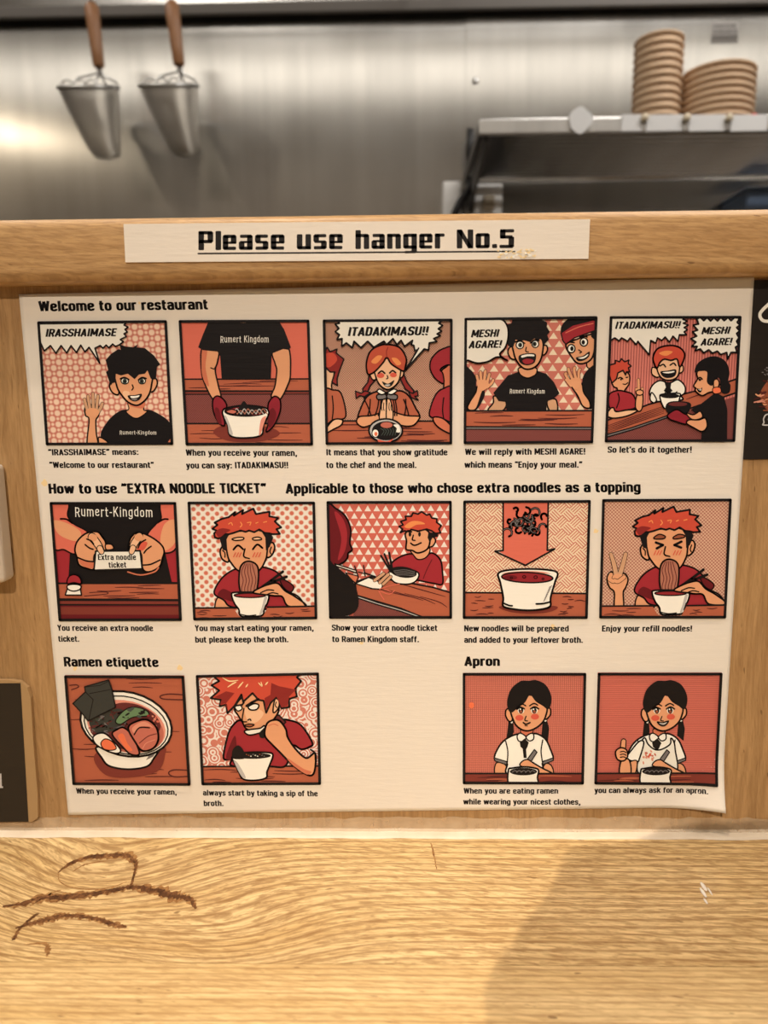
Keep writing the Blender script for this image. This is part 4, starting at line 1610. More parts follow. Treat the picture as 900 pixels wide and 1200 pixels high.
a.f(INK, [(700, 395), (740, 385), (778, 360), (775, 390), (745, 412), (712, 415)])
a.f(I['white'], [(712, 398), (745, 390), (770, 375), (764, 388), (740, 402)])
a.f(INK, [(800, 440), (765, 470), (740, 510), (735, 560), (745, 600), (740, 640), (800, 640), (810, 440)])
a.f(INK, [(690, 580), (720, 650), (760, 690), (795, 690), (800, 600), (740, 560)])
a.f(I['skin'], [(672, 555), (730, 545), (745, 600), (778, 650), (780, 690), (740, 680), (710, 620)], 7)
a.limbs(I['skin'], [([(672, 548), (640, 500), (640, 488)], 15), ([(682, 530), (660, 480), (655, 462)], 16), ([(700, 525), (688, 470), (692, 455)], 16), ([(716, 530), (715, 480), (722, 465)], 15), ([(670, 560), (642, 525)], 16)], 2.6)
a.f(I['skin'], [(665, 525), (720, 515), (728, 560), (690, 580)])
a.part('raised_hand_drawing')
a.f(INK, [(45, 460), (80, 465), (112, 510), (118, 570), (160, 585), (160, 630), (110, 705), (45, 690)])
a.f(I['skin'], [(125, 560), (175, 565), (150, 600), (118, 690), (85, 705), (64, 690), (80, 650), (112, 600)], 7)
a.limbs(I['skin'], [([(130, 545), (118, 500)], 15), ([(145, 540), (140, 480)], 16), ([(162, 535), (168, 475)], 16), ([(178, 545), (192, 492)], 15), ([(178, 570), (205, 545), (214, 528)], 15)], 2.6)
a.f(I['skin'], [(122, 530), (180, 530), (185, 565), (150, 590), (125, 570)])
a.part('boy_drawing')
a.f(I['tan'], [(220, 620), (215, 660), (185, 706), (270, 706), (290, 650)], 7)
a.f(I['tan'], [(530, 650), (545, 706), (590, 706), (580, 640)], 7)
a.p(INK, [(215, 602), (300, 500), (365, 478), (415, 500), (465, 472), (525, 490), (570, 540), (602, 605), (560, 640), (528, 652), (525, 706), (292, 706), (285, 655), (245, 650)])
a.f(I['skin'], [(368, 455), (462, 455), (466, 490), (440, 508), (415, 515), (385, 505), (366, 485)], 6)
a.f(I['skin'], [(335, 340), (312, 335), (300, 365), (318, 400), (345, 400)], 7)
a.f(I['skin'], [(500, 330), (525, 325), (532, 350), (515, 378), (495, 375)], 7)
a.f(I['skin'], [(330, 290), (420, 260), (500, 290), (502, 370), (480, 430), (440, 460), (395, 460), (355, 420), (335, 370)], 8)
a.p(INK, [(310, 330), (290, 310), (298, 280), (272, 258), (300, 240), (285, 205), (320, 195), (330, 165), (400, 160), (490, 158), (500, 175), (530, 190), (528, 215), (545, 245), (530, 262), (540, 290), (520, 310), (505, 330), (495, 285), (480, 292), (455, 285), (430, 305), (395, 295), (370, 300), (345, 290), (330, 340)])
a.e(I['white'], 370, 322, 22, 22, 0, 5)
a.e(I['teal'], 372, 322, 12, 14)
a.e(INK, 373, 322, 7, 9)
a.e(I['white'], 460, 316, 20, 21, 0, 5)
a.e(I['teal'], 456, 316, 12, 14)
a.e(INK, 455, 316, 7, 9)
a.s([(340, 305), (370, 298), (398, 312)], 7)
a.s([(432, 310), (458, 292), (482, 296)], 7)
a.s([(408, 335), (404, 358), (420, 362)], 5)
a.f(INK, [(365, 385), (400, 372), (450, 370), (465, 385), (455, 425), (420, 440), (385, 435), (365, 415)])
a.f(I['white'], [(380, 384), (415, 376), (450, 378), (452, 388), (415, 388), (382, 396)])
a.f(I['shirt'], [(385, 412), (415, 402), (450, 412), (435, 430), (400, 432)])
script(a, 'Rumert Kingdom', (310, 606), (515, 606), 28)
a.part('counter_drawing')
a.p(I['table'], [(40, 708), (830, 706), (830, 805), (40, 800)], 8)
grain(a, 55, 718, 780, 795, 9, 4, None, 7)
a.p(I['grey'], [(40, 800), (830, 803), (830, 818), (40, 816)], 6)
a.p(PT['mar'], [(40, 818), (830, 820), (830, 905), (40, 905)])
a.part('speech_bubble')
a.f(I['cream'], [(40, 172), (150, 165), (258, 172), (295, 210), (302, 270), (285, 335), (252, 375), (275, 400), (295, 412), (240, 392), (180, 420), (120, 428), (70, 412), (40, 395)], 8)
a.text(INK, 'MESHI', (83, 278), (242, 274), 44, .2, 1.12, .06)
a.text(INK, 'AGARE!', (68, 342), (258, 338), 44, .2, 1.12, .06)
finish(a)

# ---- 5: guests and staff together
a = panel(700, 340, [(72, 155), (840, 153), (803, 887), (43, 890)], PT['p5'], 'comic panel of two cheering guests across the counter from a woman in black serving a bowl')
a.part('counter_drawing')
a.p(PT['mar'], [(40, 850), (400, 740), (560, 700), (850, 610), (850, 900), (40, 900)])
a.p(I['table'], [(40, 770), (300, 670), (520, 605), (700, 560), (840, 512), (845, 590), (640, 660), (420, 735), (200, 810), (40, 850)], 8)
a.p(I['grey'], [(40, 850), (200, 806), (420, 732), (420, 744), (200, 820), (40, 866)], 6)
for k in range(5):
    a.s([(60, 795 + k * 10), (200, 745 + k * 10), (390, 680 + k * 10)], 6, I['line'], True)
a.s([(520, 640), (600, 612), (660, 600)], 6, I['line'], True)
a.part('guest_drawing#left')
a.f(I['skin'], [(85, 530), (110, 480), (160, 475), (188, 500), (185, 550), (165, 580), (150, 600), (120, 600), (115, 575), (95, 565)], 7)
a.p(I['hair'], [(70, 440), (105, 430), (105, 412), (130, 420), (140, 402), (160, 420), (185, 410), (180, 430), (198, 445), (182, 455), (188, 480), (170, 478), (165, 498), (150, 470), (120, 485), (112, 520), (85, 545), (70, 500)], 7)
a.s([(122, 518), (135, 512), (148, 520)], 7)
a.s([(168, 512), (178, 510)], 6)
a.e(INK, 138, 524, 5)
a.s([(150, 550), (165, 552), (178, 542)], 5)
a.f(I['shirt'], [(65, 640), (75, 605), (120, 588), (165, 595), (205, 610), (225, 650), (220, 690), (150, 705), (120, 712), (72, 690)], 7)
a.s([(120, 605), (128, 640), (112, 690)], 6)
a.f(I['skin_l'], [(55, 735), (75, 695), (95, 690), (110, 712), (180, 702), (235, 705), (180, 735), (100, 750)], 7)
a.f(I['skin'], [(232, 615), (265, 610), (262, 690), (240, 710), (222, 680)], 6)
a.limbs(I['skin'], [([(242, 600), (240, 525)], 14), ([(232, 605), (228, 580)], 14), ([(258, 605), (262, 578)], 13)], 2.6)
a.e(I['skin'], 247, 600, 22, 16, 0, 5)
a.part('guest_drawing#middle')
a.f(I['cream'], [(305, 610), (320, 560), (365, 530), (420, 545), (470, 525), (510, 560), (512, 600), (490, 620), (500, 640), (440, 650), (340, 650)], 7)
a.p(INK, [(392, 540), (432, 540), (428, 575), (440, 590), (412, 610), (388, 590), (400, 570)])
a.f(I['cream'], [(318, 600), (345, 640), (330, 660), (308, 640)], 6)
a.f(I['skin_l'], [(345, 460), (320, 455), (318, 490), (345, 510), (365, 500)], 6)
a.f(I['skin_l'], [(480, 440), (500, 445), (500, 475), (475, 485)], 6)
a.f(I['skin_l'], [(350, 420), (410, 395), (470, 405), (480, 460), (465, 510), (420, 528), (375, 515), (350, 470)], 7)
a.f(I['hair'], [(335, 440), (325, 395), (345, 350), (385, 330), (440, 325), (485, 340), (510, 375), (500, 420), (480, 450), (465, 405), (430, 412), (390, 405), (365, 425), (350, 455)], 8)
a.f(I['hair_h'], [(360, 370), (400, 355), (440, 362), (400, 385)])
a.s([(365, 445), (385, 435), (398, 450)], 7)
a.s([(425, 440), (445, 428), (458, 442)], 7)
a.f(INK, [(368, 478), (410, 472), (458, 465), (455, 500), (420, 515), (385, 508)])
a.f(I['white'], [(380, 482), (415, 478), (448, 474), (445, 482), (410, 488)])
a.part('bowl_drawing')
a.f(I['white'], [(365, 625), (380, 610), (475, 605), (482, 625), (460, 680), (400, 695), (378, 670)], 7)
a.e(INK, 424, 620, 55, 14)
a.s([(385, 615), (410, 590), (440, 610), (465, 595)], 5)
a.part('second_bowl_drawing')
a.f(INK, [(398, 680), (420, 655), (480, 650), (540, 660), (545, 690), (520, 720), (440, 730), (405, 712)])
a.e(I['maroon'], 470, 668, 55, 12)
a.part('woman_drawing')
a.p(INK, [(545, 700), (600, 670), (690, 600), (740, 625), (760, 700), (758, 890), (605, 890), (612, 810), (600, 740)])
a.f(I['skin'], [(580, 490), (585, 520), (562, 560), (575, 575), (572, 590), (610, 618), (650, 600), (690, 590), (700, 560), (680, 470), (600, 460)], 7)
a.f(INK, [(568, 480), (585, 430), (640, 395), (700, 390), (750, 420), (772, 480), (765, 530), (778, 560), (770, 600), (735, 605), (720, 580), (715, 520), (690, 520), (670, 560), (640, 540), (640, 480), (600, 475)])
a.f(I['skin'], [(680, 530), (700, 522), (712, 545), (700, 575), (680, 570)], 6)
a.f(I['yolk'], [(675, 575), (715, 570), (720, 600), (680, 605)], 4)
a.s([(585, 520), (600, 512), (612, 522)], 7)
a.e(INK, 598, 526, 8, 7)
a.f(INK, [(580, 575), (600, 580), (612, 570), (605, 598), (588, 595)])
a.f(I['white'], [(586, 580), (600, 584), (606, 578), (602, 588)])
a.f(I['glove'], [(410, 730), (460, 700), (500, 720), (540, 745), (520, 785), (460, 770), (420, 755)], 7)
a.f(I['skin'], [(520, 720), (560, 730), (600, 710), (612, 745), (565, 760), (535, 745)], 6)
a.f(I['skin'], [(535, 760), (590, 760), (630, 750), (640, 800), (610, 828), (560, 805), (520, 780)], 7)
a.part('speech_bubble#left')
a.p(I['cream'], [(70, 160), (515, 158), (498, 172), (525, 182), (500, 195), (530, 205), (505, 220), (525, 232), (505, 245), (520, 262), (478, 262), (470, 300), (440, 270), (420, 305), (395, 275), (375, 295), (350, 280), (340, 310), (310, 295), (302, 380), (235, 300), (225, 320), (190, 280), (175, 300), (140, 280), (125, 298), (100, 280), (75, 295)], 7)
a.text(INK, 'ITADAKIMASU!!', (100, 228), (478, 224), 42, .2, 1.12, .06)
a.part('speech_bubble#right')
a.p(I['cream'], [(600, 160), (620, 180), (640, 162), (660, 182), (680, 162), (700, 182), (720, 162), (740, 180), (762, 162), (780, 180), (800, 162), (830, 165), (815, 190), (832, 205), (812, 220), (830, 240), (812, 255), (826, 280), (812, 300), (824, 325), (805, 335), (815, 365), (780, 365), (760, 405), (755, 365), (720, 378), (700, 358), (670, 370), (650, 350), (620, 368), (600, 345), (570, 355), (582, 330), (550, 330), (575, 305), (545, 285), (580, 270), (555, 245), (585, 235), (558, 205), (590, 200), (580, 170)], 8)
a.text(INK, 'MESHI', (605, 260), (768, 256), 42, .2, 1.12, .06)
a.text(INK, 'AGARE!', (600, 326), (780, 322), 42, .2, 1.12, .06)
finish(a)

# ---- 6: the ticket handed over
a = panel(45, 550, [(70, 192), (807, 192), (840, 885), (122, 887)], INK, 'comic panel of two large hands offering a small ticket over a counter')
a.part('counter_drawing')
a.p(I['shirt'], [(80, 450), (185, 470), (175, 665), (80, 665)])
a.p(I['shirt'], [(742, 480), (835, 420), (835, 660), (782, 660)])
a.p(I['table'], [(90, 668), (840, 668), (840, 765), (90, 760)], 8)
grain(a, 270, 676, 815, 755, 8, 6, None, 6)
a.s([(270, 742), (400, 730), (390, 718), (300, 722)], 5, I['line'])
a.p(I['table_d'], [(90, 766), (840, 768), (840, 795), (90, 793)], 8)
a.p(I['shirt_d'], [(90, 798), (840, 798), (840, 895), (90, 895)])
a.p(I['table_d'], [(90, 806), (840, 806), (840, 852), (90, 850)])
a.part('staff_drawing')
a.f(I['salmon'], [(76, 196), (175, 200), (172, 270), (210, 320), (290, 370), (250, 430), (215, 495), (150, 470), (90, 450)], 7)
a.f(I['skin'], [(90, 300), (180, 320), (250, 370), (220, 420), (120, 380)])
a.f(I['salmon'], [(718, 196), (812, 196), (815, 440), (742, 490), (690, 430), (640, 385), (690, 320), (720, 290)], 7)
a.f(I['skin'], [(740, 320), (805, 300), (805, 420), (745, 475), (715, 420)])
a.s([(130, 290), (165, 292), (200, 315)], 8)
a.s([(760, 292), (735, 292), (700, 312)], 8)
a.f(I['skin'], [(215, 470), (230, 420), (280, 375), (345, 365), (375, 395), (395, 430), (390, 480), (330, 500), (325, 582), (285, 580), (240, 560), (225, 510)], 8)
a.f(I['skin_d'], [(240, 520), (285, 535), (325, 545), (322, 578), (285, 575), (248, 555)])
a.f(I['skin'], [(395, 440), (430, 440), (440, 465), (400, 470)], 6)
a.limbs(I['skin_l'], [([(315, 395), (350, 440), (372, 482)], [40, 36, 28])], 6)
a.e(I['skin'], 320, 400, 26, 22)
a.s([(275, 440), (300, 460), (322, 468)], 7)
a.s([(285, 408), (310, 418), (325, 438)], 7)
a.s([(230, 515), (280, 535), (325, 540)], 7)
a.f(I['skin'], [(738, 480), (720, 440), (660, 395), (590, 368), (555, 385), (535, 420), (530, 480), (600, 490), (612, 580), (650, 600), (710, 570), (728, 520)], 8)
a.f(I['blush'], [(580, 460), (610, 425), (640, 430), (620, 470), (590, 475)])
a.limbs(I['skin_l'], [([(592, 392), (560, 440), (548, 482)], [38, 36, 28])], 6)
a.e(I['skin'], 590, 398, 26, 22)
a.s([(662, 450), (635, 470), (620, 490)], 7)
a.s([(630, 412), (600, 430), (585, 460)], 7)
a.s([(615, 560), (660, 555), (715, 530)], 7)
a.s([(525, 600), (600, 618), (680, 600), (705, 575)], 8, I['skin_d'])
script(a, 'Rumert-Kingdom', (216, 276), (672, 278), 58)
a.part('ticket_drawing')
a.p(I['cream'], [(338, 478), (598, 476), (610, 582), (328, 590)], 8)
a.limbs(I['skin_l'], [([(362, 462), (372, 482)], [30, 26])], 5)
a.limbs(I['skin_l'], [([(556, 460), (548, 482)], [30, 26])], 5)
a.text(INK, 'Extra noodle', (352, 530), (575, 530), 34)
a.text(INK, 'ticket', (415, 576), (518, 574), 34)
a.part('call_bell_drawing')
a.p(I['white'], [(172, 700), (248, 700), (255, 735), (160, 735)], 6)
a.f(I['white'], [(172, 680), (210, 672), (250, 680), (245, 702), (210, 712), (178, 702)], 6)
a.f(I['shirt'], [(172, 668), (180, 630), (212, 615), (245, 632), (252, 668), (210, 662)], 6)
finish(a)


def noodle_eater(a, dx, dy, closed):
    """Red-haired guest with noodles hanging from the mouth into a bowl."""
    T = lambda ps: [(x + dx, y + dy) for x, y in ps]
    a.part('guest_drawing')
    a.f(I['skin'], T([(228, 750), (310, 780), (310, 830), (215, 830)]), 7)
    a.f(I['shirt'], T([(205, 725), (240, 650), (300, 598), (370, 575), (480, 572), (560, 595), (610, 640), (650, 700), (640, 810), (330, 810), (260, 765)]), 8)
    a.f(I['shirt_d'], T([(225, 735), (260, 700), (330, 740), (320, 775), (265, 760)]))
    a.f(I['shirt_d'], T([(590, 640), (640, 660), (672, 690), (650, 720), (610, 690)]), 6)
    a.f(I['skin'], T([(280, 460), (255, 452), (240, 480), (252, 525), (290, 540)]), 8)
    a.f(I['skin'], T([(520, 450), (545, 428), (560, 455), (545, 500), (515, 515)]), 8)
    a.s(T([(255, 475), (268, 490), (268, 515)]), 6)
    a.s(T([(540, 455), (532, 480), (538, 495)]), 6)
    a.f(I['skin'], T([(280, 380), (400, 350), (512, 380), (515, 490), (500, 545), (470, 590), (420, 610), (350, 595), (310, 555), (283, 500)]), 8)
    a.p(INK, T([(235, 400), (255, 470), (282, 480), (278, 410), (300, 370), (480, 360), (505, 400), (508, 475), (530, 455), (552, 400), (520, 350), (300, 350)]))
    a.p(I['hair'], T([(210, 400), (205, 375), (222, 360), (195, 348), (225, 325), (208, 312), (250, 290), (290, 280), (328, 250), (320, 272), (375, 238), (368, 262), (435, 230), (450, 262), (530, 248), (528, 275), (580, 285), (560, 305), (598, 340), (570, 350), (590, 378), (548, 380), (530, 375), (500, 372), (470, 352), (440, 368), (410, 358), (390, 366), (360, 358), (320, 372), (290, 380), (268, 378), (232, 405)]), 9)
    a.f(I['hair_d'], T([(215, 365), (250, 345), (300, 355), (270, 375), (235, 398)]))
    for q in ([(290, 320), (305, 312), (312, 326)], [(360, 310), (368, 325), (358, 338)], [(400, 312), (420, 310), (415, 326)], [(450, 315), (462, 310)], [(495, 310), (512, 306)]):
        a.s(T(q), 6, I['hair_h'])
    if closed:
        a.s(T([(318, 470), (345, 445), (375, 468)]), 9)
        a.s(T([(432, 468), (458, 440), (488, 460)]), 9)
        a.f(I['skin_l'], T([(310, 408), (345, 398), (378, 400), (372, 412), (330, 416)]), 6)
        a.f(I['skin_l'], T([(430, 404), (460, 396), (482, 404), (478, 412), (440, 414)]), 6)
    else:
        a.f(I['brown'], T([(318, 412), (350, 392), (385, 404), (375, 418), (330, 420)]), 6)
        a.f(I['brown'], T([(432, 410), (465, 392), (500, 400), (490, 412), (440, 420)]), 6)
        a.l(T([(330, 440), (372, 455), (335, 475)]), 11)
        a.l(T([(480, 435), (438, 455), (478, 470)]), 11)
    a.s(T([(386, 465), (378, 505), (392, 518)]), 7)
    a.s(T([(396, 518), (412, 522)]), 6)
    for x in (325, 342, 358, 438, 455, 472):
        a.s(T([(x - 6, 512), (x + 6, 488)]), 6, I['blush'])
    a.part('noodles_drawing')
    a.f(I['noodle'], T([(355, 590), (375, 550), (410, 538), (450, 555), (465, 595), (460, 680), (440, 740), (375, 740), (352, 680)]), 8)
    for k, x in enumerate((370, 388, 406, 424, 444)):
        a.s(T([(x + (405 - x) * .45, 552), (x - 4, 600), (x + 6, 650), (x - 4, 700), (x + 3, 738)]), 5, I['maroon'])
    a.part('bowl_drawing')
    a.f(I['white'], T([(308, 735), (330, 720), (480, 720), (524, 735), (518, 780), (498, 815), (490, 852), (430, 862), (362, 858), (350, 820), (325, 785)]), 8)
    a.f(I['grey_l'], T([(500, 750), (516, 748), (505, 790), (485, 845), (470, 850), (485, 805)]))
    a.e(I['soup'], 415 + dx, 737 + dy, 92, 13, 0, 6)
    a.s(T([(350, 845), (400, 856), (450, 852)]), 5)
    a.part('hand_drawing')
    a.l(T([(470, 700), (540, 650), (608, 598)]), 12)
    a.l(T([(490, 705), (560, 655), (630, 628)]), 12)
    a.f(I['skin'], T([(435, 722), (470, 695), (530, 672), (580, 668), (620, 710), (680, 745), (745, 800), (640, 800), (605, 745), (560, 740), (520, 735)]), 8)
    a.s(T([(478, 722), (520, 705), (555, 708)]), 6)
    a.s(T([(510, 735), (545, 722), (580, 728)]), 6)
    a.s(T([(612, 700), (650, 720), (700, 745), (740, 798)]), 7)


# ---- 7: eating
a = panel(210, 550, [(52, 190), (795, 190), (808, 875), (85, 882)], PT['p7'], 'comic panel of a red-haired guest with closed smiling eyes slurping noodles, dotted backdrop')
a.part('counter_drawing')
noodle_table = [(60, 812), (820, 800), (820, 885), (60, 890)]
noodle_eater(a, 0, 0, True)
# the table lies in front of the guest and behind the bowl
b_ = a.bms['bowl_drawing']
a.part('counter_drawing')
a.p(I['table'], [(60, 815), (318, 810), (345, 850), (365, 868), (490, 864), (520, 806), (820, 800), (820, 890), (60, 892)], 0)
a.l([(60, 812), (332, 810)], 8)
a.l([(518, 806), (820, 800)], 8)
grain(a, 95, 825, 330, 872, 5, 7, None, 6)
grain(a, 530, 815, 800, 865, 5, 8, None, 6)
finish(a)

# ---- 8: showing the ticket
a = panel(370, 550, [(65, 187), (795, 185), (797, 872), (80, 872)], PT['p8'], 'comic panel of a red-haired guest sliding a ticket across to a dark red figure')
a.part('guest_drawing')
a.f(I['shirt'], [(440, 560), (490, 515), (560, 495), (620, 520), (680, 490), (730, 530), (742, 600), (742, 672), (690, 668), (600, 650), (470, 620)], 8)
a.s([(680, 530), (650, 590), (630, 640)], 6, I['shirt_d'])
a.f(I['skin'], [(560, 470), (660, 460), (665, 490), (640, 520), (600, 528), (575, 505)], 6)
a.f(I['skin'], [(665, 400), (690, 398), (702, 420), (685, 450), (662, 450)], 7)
a.f(I['skin'], [(528, 370), (600, 340), (665, 370), (668, 430), (650, 470), (600, 490), (565, 475), (530, 468), (532, 420)], 8)
a.p(INK, [(660, 370), (720, 370), (715, 395), (685, 400), (668, 430), (655, 400)])
a.p(I['hair'], [(495, 370), (510, 350), (488, 335), (512, 325), (498, 305), (530, 295), (525, 275), (560, 275), (570, 255), (600, 262), (620, 248), (650, 268), (668, 262), (680, 285), (710, 290), (708, 310), (735, 330), (722, 350), (732, 372), (700, 375), (680, 360), (650, 350), (600, 362), (560, 352), (545, 365), (520, 360)], 8)
a.f(I['hair_h'], [(520, 335), (560, 305), (610, 305), (640, 320), (590, 325), (550, 345)])
a.e(INK, 552, 380, 8, 14)
a.e(INK, 608, 380, 8, 14)
a.s([(540, 358), (562, 366)], 7)
a.s([(595, 364), (618, 358)], 7)
a.s([(572, 385), (566, 412), (582, 416)], 6)
a.s([(556, 432), (580, 445), (618, 430)], 7)
a.part('counter_drawing')
a.p(PT['mar'], [(230, 690), (500, 810), (720, 890), (220, 890)])
a.p(I['table'], [(230, 660), (320, 630), (460, 650), (600, 675), (690, 692), (800, 725), (800, 875), (640, 872), (500, 815), (240, 738)], 8)
for k in range(4):
    a.s([(340 + k * 90, 690 + k * 18), (450 + k * 90, 722 + k * 18), (560 + k * 70, 748 + k * 20)], 6, I['line'], True)
a.s([(480, 665), (600, 700), (760, 745)], 6, I['line'], True)
a.l([(240, 745), (360, 785), (500, 825), (640, 875)], 16)
a.l([(240, 745), (360, 785), (500, 825), (640, 875)], 5, I['grey_l'])
a.part('bowl_drawing')
a.f(I['white'], [(430, 600), (520, 580), (600, 605), (590, 650), (540, 672), (460, 660)], 7)
a.e(INK, 515, 602, 78, 32, 8)
for k in range(4):
    a.s([(455 + k * 6, 595 + k * 8), (520, 588 + k * 10), (580, 600 + k * 8)], 3, I['grey'])
a.l([(382, 505), (440, 600)], 9)
a.l([(402, 495), (445, 598)], 9)
a.l([(430, 488), (450, 595)], 10)
a.part('ticket_drawing')
a.p(I['white'], [(232, 668), (310, 632), (395, 668), (385, 702), (330, 698)], 6)
a.limbs(I['tan'], [([(345, 650), (398, 610)], 16), ([(375, 662), (425, 615)], 16), ([(395, 672), (440, 628)], 15)], 3)
for q in ([(375, 700), (405, 690), (440, 680), (490, 670)], [(370, 712), (385, 740), (400, 762)], [(378, 712), (430, 730), (462, 710)], [(400, 700), (440, 715)]):
    a.s(q, 5, I['salmon'])
a.l([(228, 565), (250, 630)], 6)
a.l([(280, 562), (290, 625)], 6)
a.l([(250, 600), (285, 610)], 5)
a.l([(285, 606), (350, 628)], 7)
a.part('staff_drawing')
a.f(I['shirt_d'], [(68, 225), (120, 230), (175, 275), (205, 350), (200, 430), (214, 470), (190, 490), (185, 520), (150, 550), (70, 560)], 8)
a.f(I['shirt'], [(110, 250), (160, 290), (185, 380), (170, 480), (130, 530), (150, 400)])
a.f(INK, [(68, 545), (110, 560), (160, 600), (215, 650), (245, 720), (250, 800), (215, 845), (150, 860), (75, 860)])
a.p(I['white'], [(112, 552), (240, 592), (236, 604), (120, 566)], 6)
a.p(I['skin_d'], [(175, 605), (250, 625), (235, 665), (215, 650)], 5)
finish(a)

# ---- 9: noodles go into the broth
a = panel(530, 550, [(65, 183), (808, 180), (790, 872), (62, 872)], PT['p9'], 'comic panel of a broad pink arrow dropping curly noodles into a white bowl of broth')
a.part('counter_drawing')
a.p(I['table'], [(50, 722), (820, 728), (820, 880), (50, 880)], 8)
grain(a, 75, 740, 290, 860, 9, 9, None, 6)
grain(a, 590, 740, 780, 860, 9, 10, None, 6)
a.f(I['table_d'], [(290, 800), (600, 800), (570, 835), (430, 845), (320, 830)])
a.part('arrow_drawing')
a.p(I['cream'], [(245, 478), (298, 470), (560, 470), (600, 466), (430, 562)], 0)
a.p(I['salmon'], [(298, 185), (562, 185), (556, 470), (585, 472), (428, 560), (275, 484), (298, 472)], 0)
a.l([(298, 185), (298, 475), (250, 480), (428, 562), (600, 466), (556, 474), (562, 185)], 8)
a.part('noodles_drawing')
r = random.Random(21)
curls = []
for i in range(34):
    x, y = r.gauss(432, 60), r.gauss(312, 38)
    x = min(max(x, 325), 540)
    y = min(max(y, 238), 382)
    R0, t0 = r.uniform(16, 34), r.uniform(0, 6.3)
    curls.append([(x + R0 * (1 - k * .09) * math.cos(t0 + k * .75), y + R0 * (1 - k * .09) * math.sin(t0 + k * .75)) for k in range(6)])
for q in curls:
    a.s(q, 10)
for q in curls[::2]:
    a.s(q[:5], 3.4, I['grey'])
a.part('bowl_drawing')
a.f(I['white'], [(268, 610), (320, 590), (440, 582), (560, 588), (615, 606), (600, 660), (575, 750), (572, 800), (520, 818), (430, 824), (330, 812), (295, 795), (298, 750), (280, 660)], 9)
a.f(I['pink'], [(285, 612), (330, 600), (440, 594), (540, 600), (590, 618), (560, 610), (440, 604), (320, 608)])
a.e(I['soup'], 438, 632, 150, 30, 2, 7)
a.e(I['shirt_d'], 340, 632, 40, 14)
for x, y, q in ((345, 634, 6), (420, 628, 9), (487, 630, 10), (530, 640, 6)):
    a.e(I['soup'], x, y, q, q * .8, 0, 4)
for k in range(9):
    a.l([(582 - k * 5, 680 + k * 10), (566 - k * 4, 690 + k * 10)], 4, I['grey'])
a.s([(300, 782), (330, 795), (350, 797)], 8)
a.s([(490, 786), (530, 784), (570, 775)], 8)
finish(a)

# ---- 10: refill
a = panel(690, 550, [(78, 175), (833, 172), (800, 870), (60, 870)], PT['p10'], 'comic panel of a red-haired guest with screwed-up eyes slurping noodles and making a victory sign')
noodle_eater(a, 62, -12, False)
a.part('victory_hand_drawing')
a.f(I['skin'], [(150, 810), (148, 720), (120, 690), (105, 640), (125, 600), (165, 610), (210, 610), (228, 645), (215, 690), (200, 720), (200, 810)], 7)
a.limbs(I['tan'], [([(158, 610), (145, 550), (128, 495)], [26, 24, 18]), ([(180, 615), (200, 550), (214, 495)], [26, 24, 20])], 3)
a.e(I['skin'], 168, 640, 38, 30)
a.limbs(I['skin'], [([(128, 615), (120, 640), (140, 655)], 22), ([(205, 630), (170, 655), (150, 650)], 22)], 3)
a.part('counter_drawing')
a.p(I['table'], [(50, 802), (372, 800), (400, 848), (425, 858), (540, 856), (570, 800), (820, 796), (820, 880), (50, 880)], 0)
a.l([(50, 800), (388, 798)], 8)
a.l([(572, 797), (820, 793)], 8)
grain(a, 75, 812, 385, 862, 5, 12, None, 6)
grain(a, 585, 808, 800, 860, 5, 13, None, 6)
finish(a)

# ---- 11: bowl of ramen from above
a = panel(60, 750, [(82, 205), (780, 207), (817, 847), (130, 843)], I['table'], 'comic panel of a full ramen bowl seen from above on a wooden table')
a.part('counter_drawing')
grain(a, 100, 220, 790, 840, 26, 14, None, 6)
a.s([(770, 320), (690, 316), (640, 328), (660, 345), (775, 350)], 7, I['line'])
a.s([(800, 762), (720, 760), (688, 778), (720, 800), (800, 798)], 7, I['line'])
a.s([(120, 290), (160, 275), (150, 262), (110, 265)], 6, I['line'])
a.f(I['table_d'], [(250, 690), (330, 640), (640, 620), (665, 680), (620, 770), (460, 805), (320, 790)])
a.part('bowl_drawing')
a.f(I['white'], [(268, 625), (298, 690), (342, 737), (450, 756), (560, 740), (604, 690), (650, 610), (560, 640), (420, 640)], 9)
for k in range(7):
    a.l([(560 + k * 6, 700 - k * 3), (580 + k * 6, 670 - k * 3)], 4, I['grey'])
a.e(I['white'], 440, 490, 272, 186, 14, 10)
a.e(I['cream'], 440, 498, 250, 166, 14, 6)
a.e(I['pink'], 442, 505, 234, 150, 14)
a.e(I['meat'], 444, 518, 222, 136, 14)
a.part('broth_drawing')
a.f(I['maroon'], [(235, 500), (300, 420), (390, 370), (480, 370), (560, 400), (620, 450), (640, 520), (560, 600), (440, 640), (330, 600), (250, 560)])
a.f(I['nori'], [(225, 470), (320, 420), (400, 400), (440, 440), (400, 510), (330, 540), (260, 540)])
r = random.Random(31)
for i in range(34):
    x, y = r.uniform(235, 450), r.uniform(420, 530)
    a.s([(x, y), (x + r.uniform(-25, 25), y + r.uniform(-16, 16)), (x + r.uniform(-35, 35), y + r.uniform(-22, 22))], 5, r.choice([INK, I['grey'], I['maroon'], I['line'], I['teal']]))
a.f(I['green'], [(380, 470), (430, 410), (490, 390), (560, 410), (570, 440), (480, 450), (410, 490)], 5)
for i in range(10):
    x, y = r.uniform(400, 560), r.uniform(395, 450)
    a.e(r.choice([I['green_l'], I['green'], I['teal'], INK]), x, y, r.uniform(10, 22), r.uniform(5, 9), r.uniform(-40, 40))
for i in range(14):
    a.e(r.choice([I['salmon'], I['meat_l'], I['soup']]), 600 + r.uniform(-30, 40), 500 + r.uniform(-70, 60), r.uniform(6, 12), r.uniform(4, 8), r.uniform(0, 90))
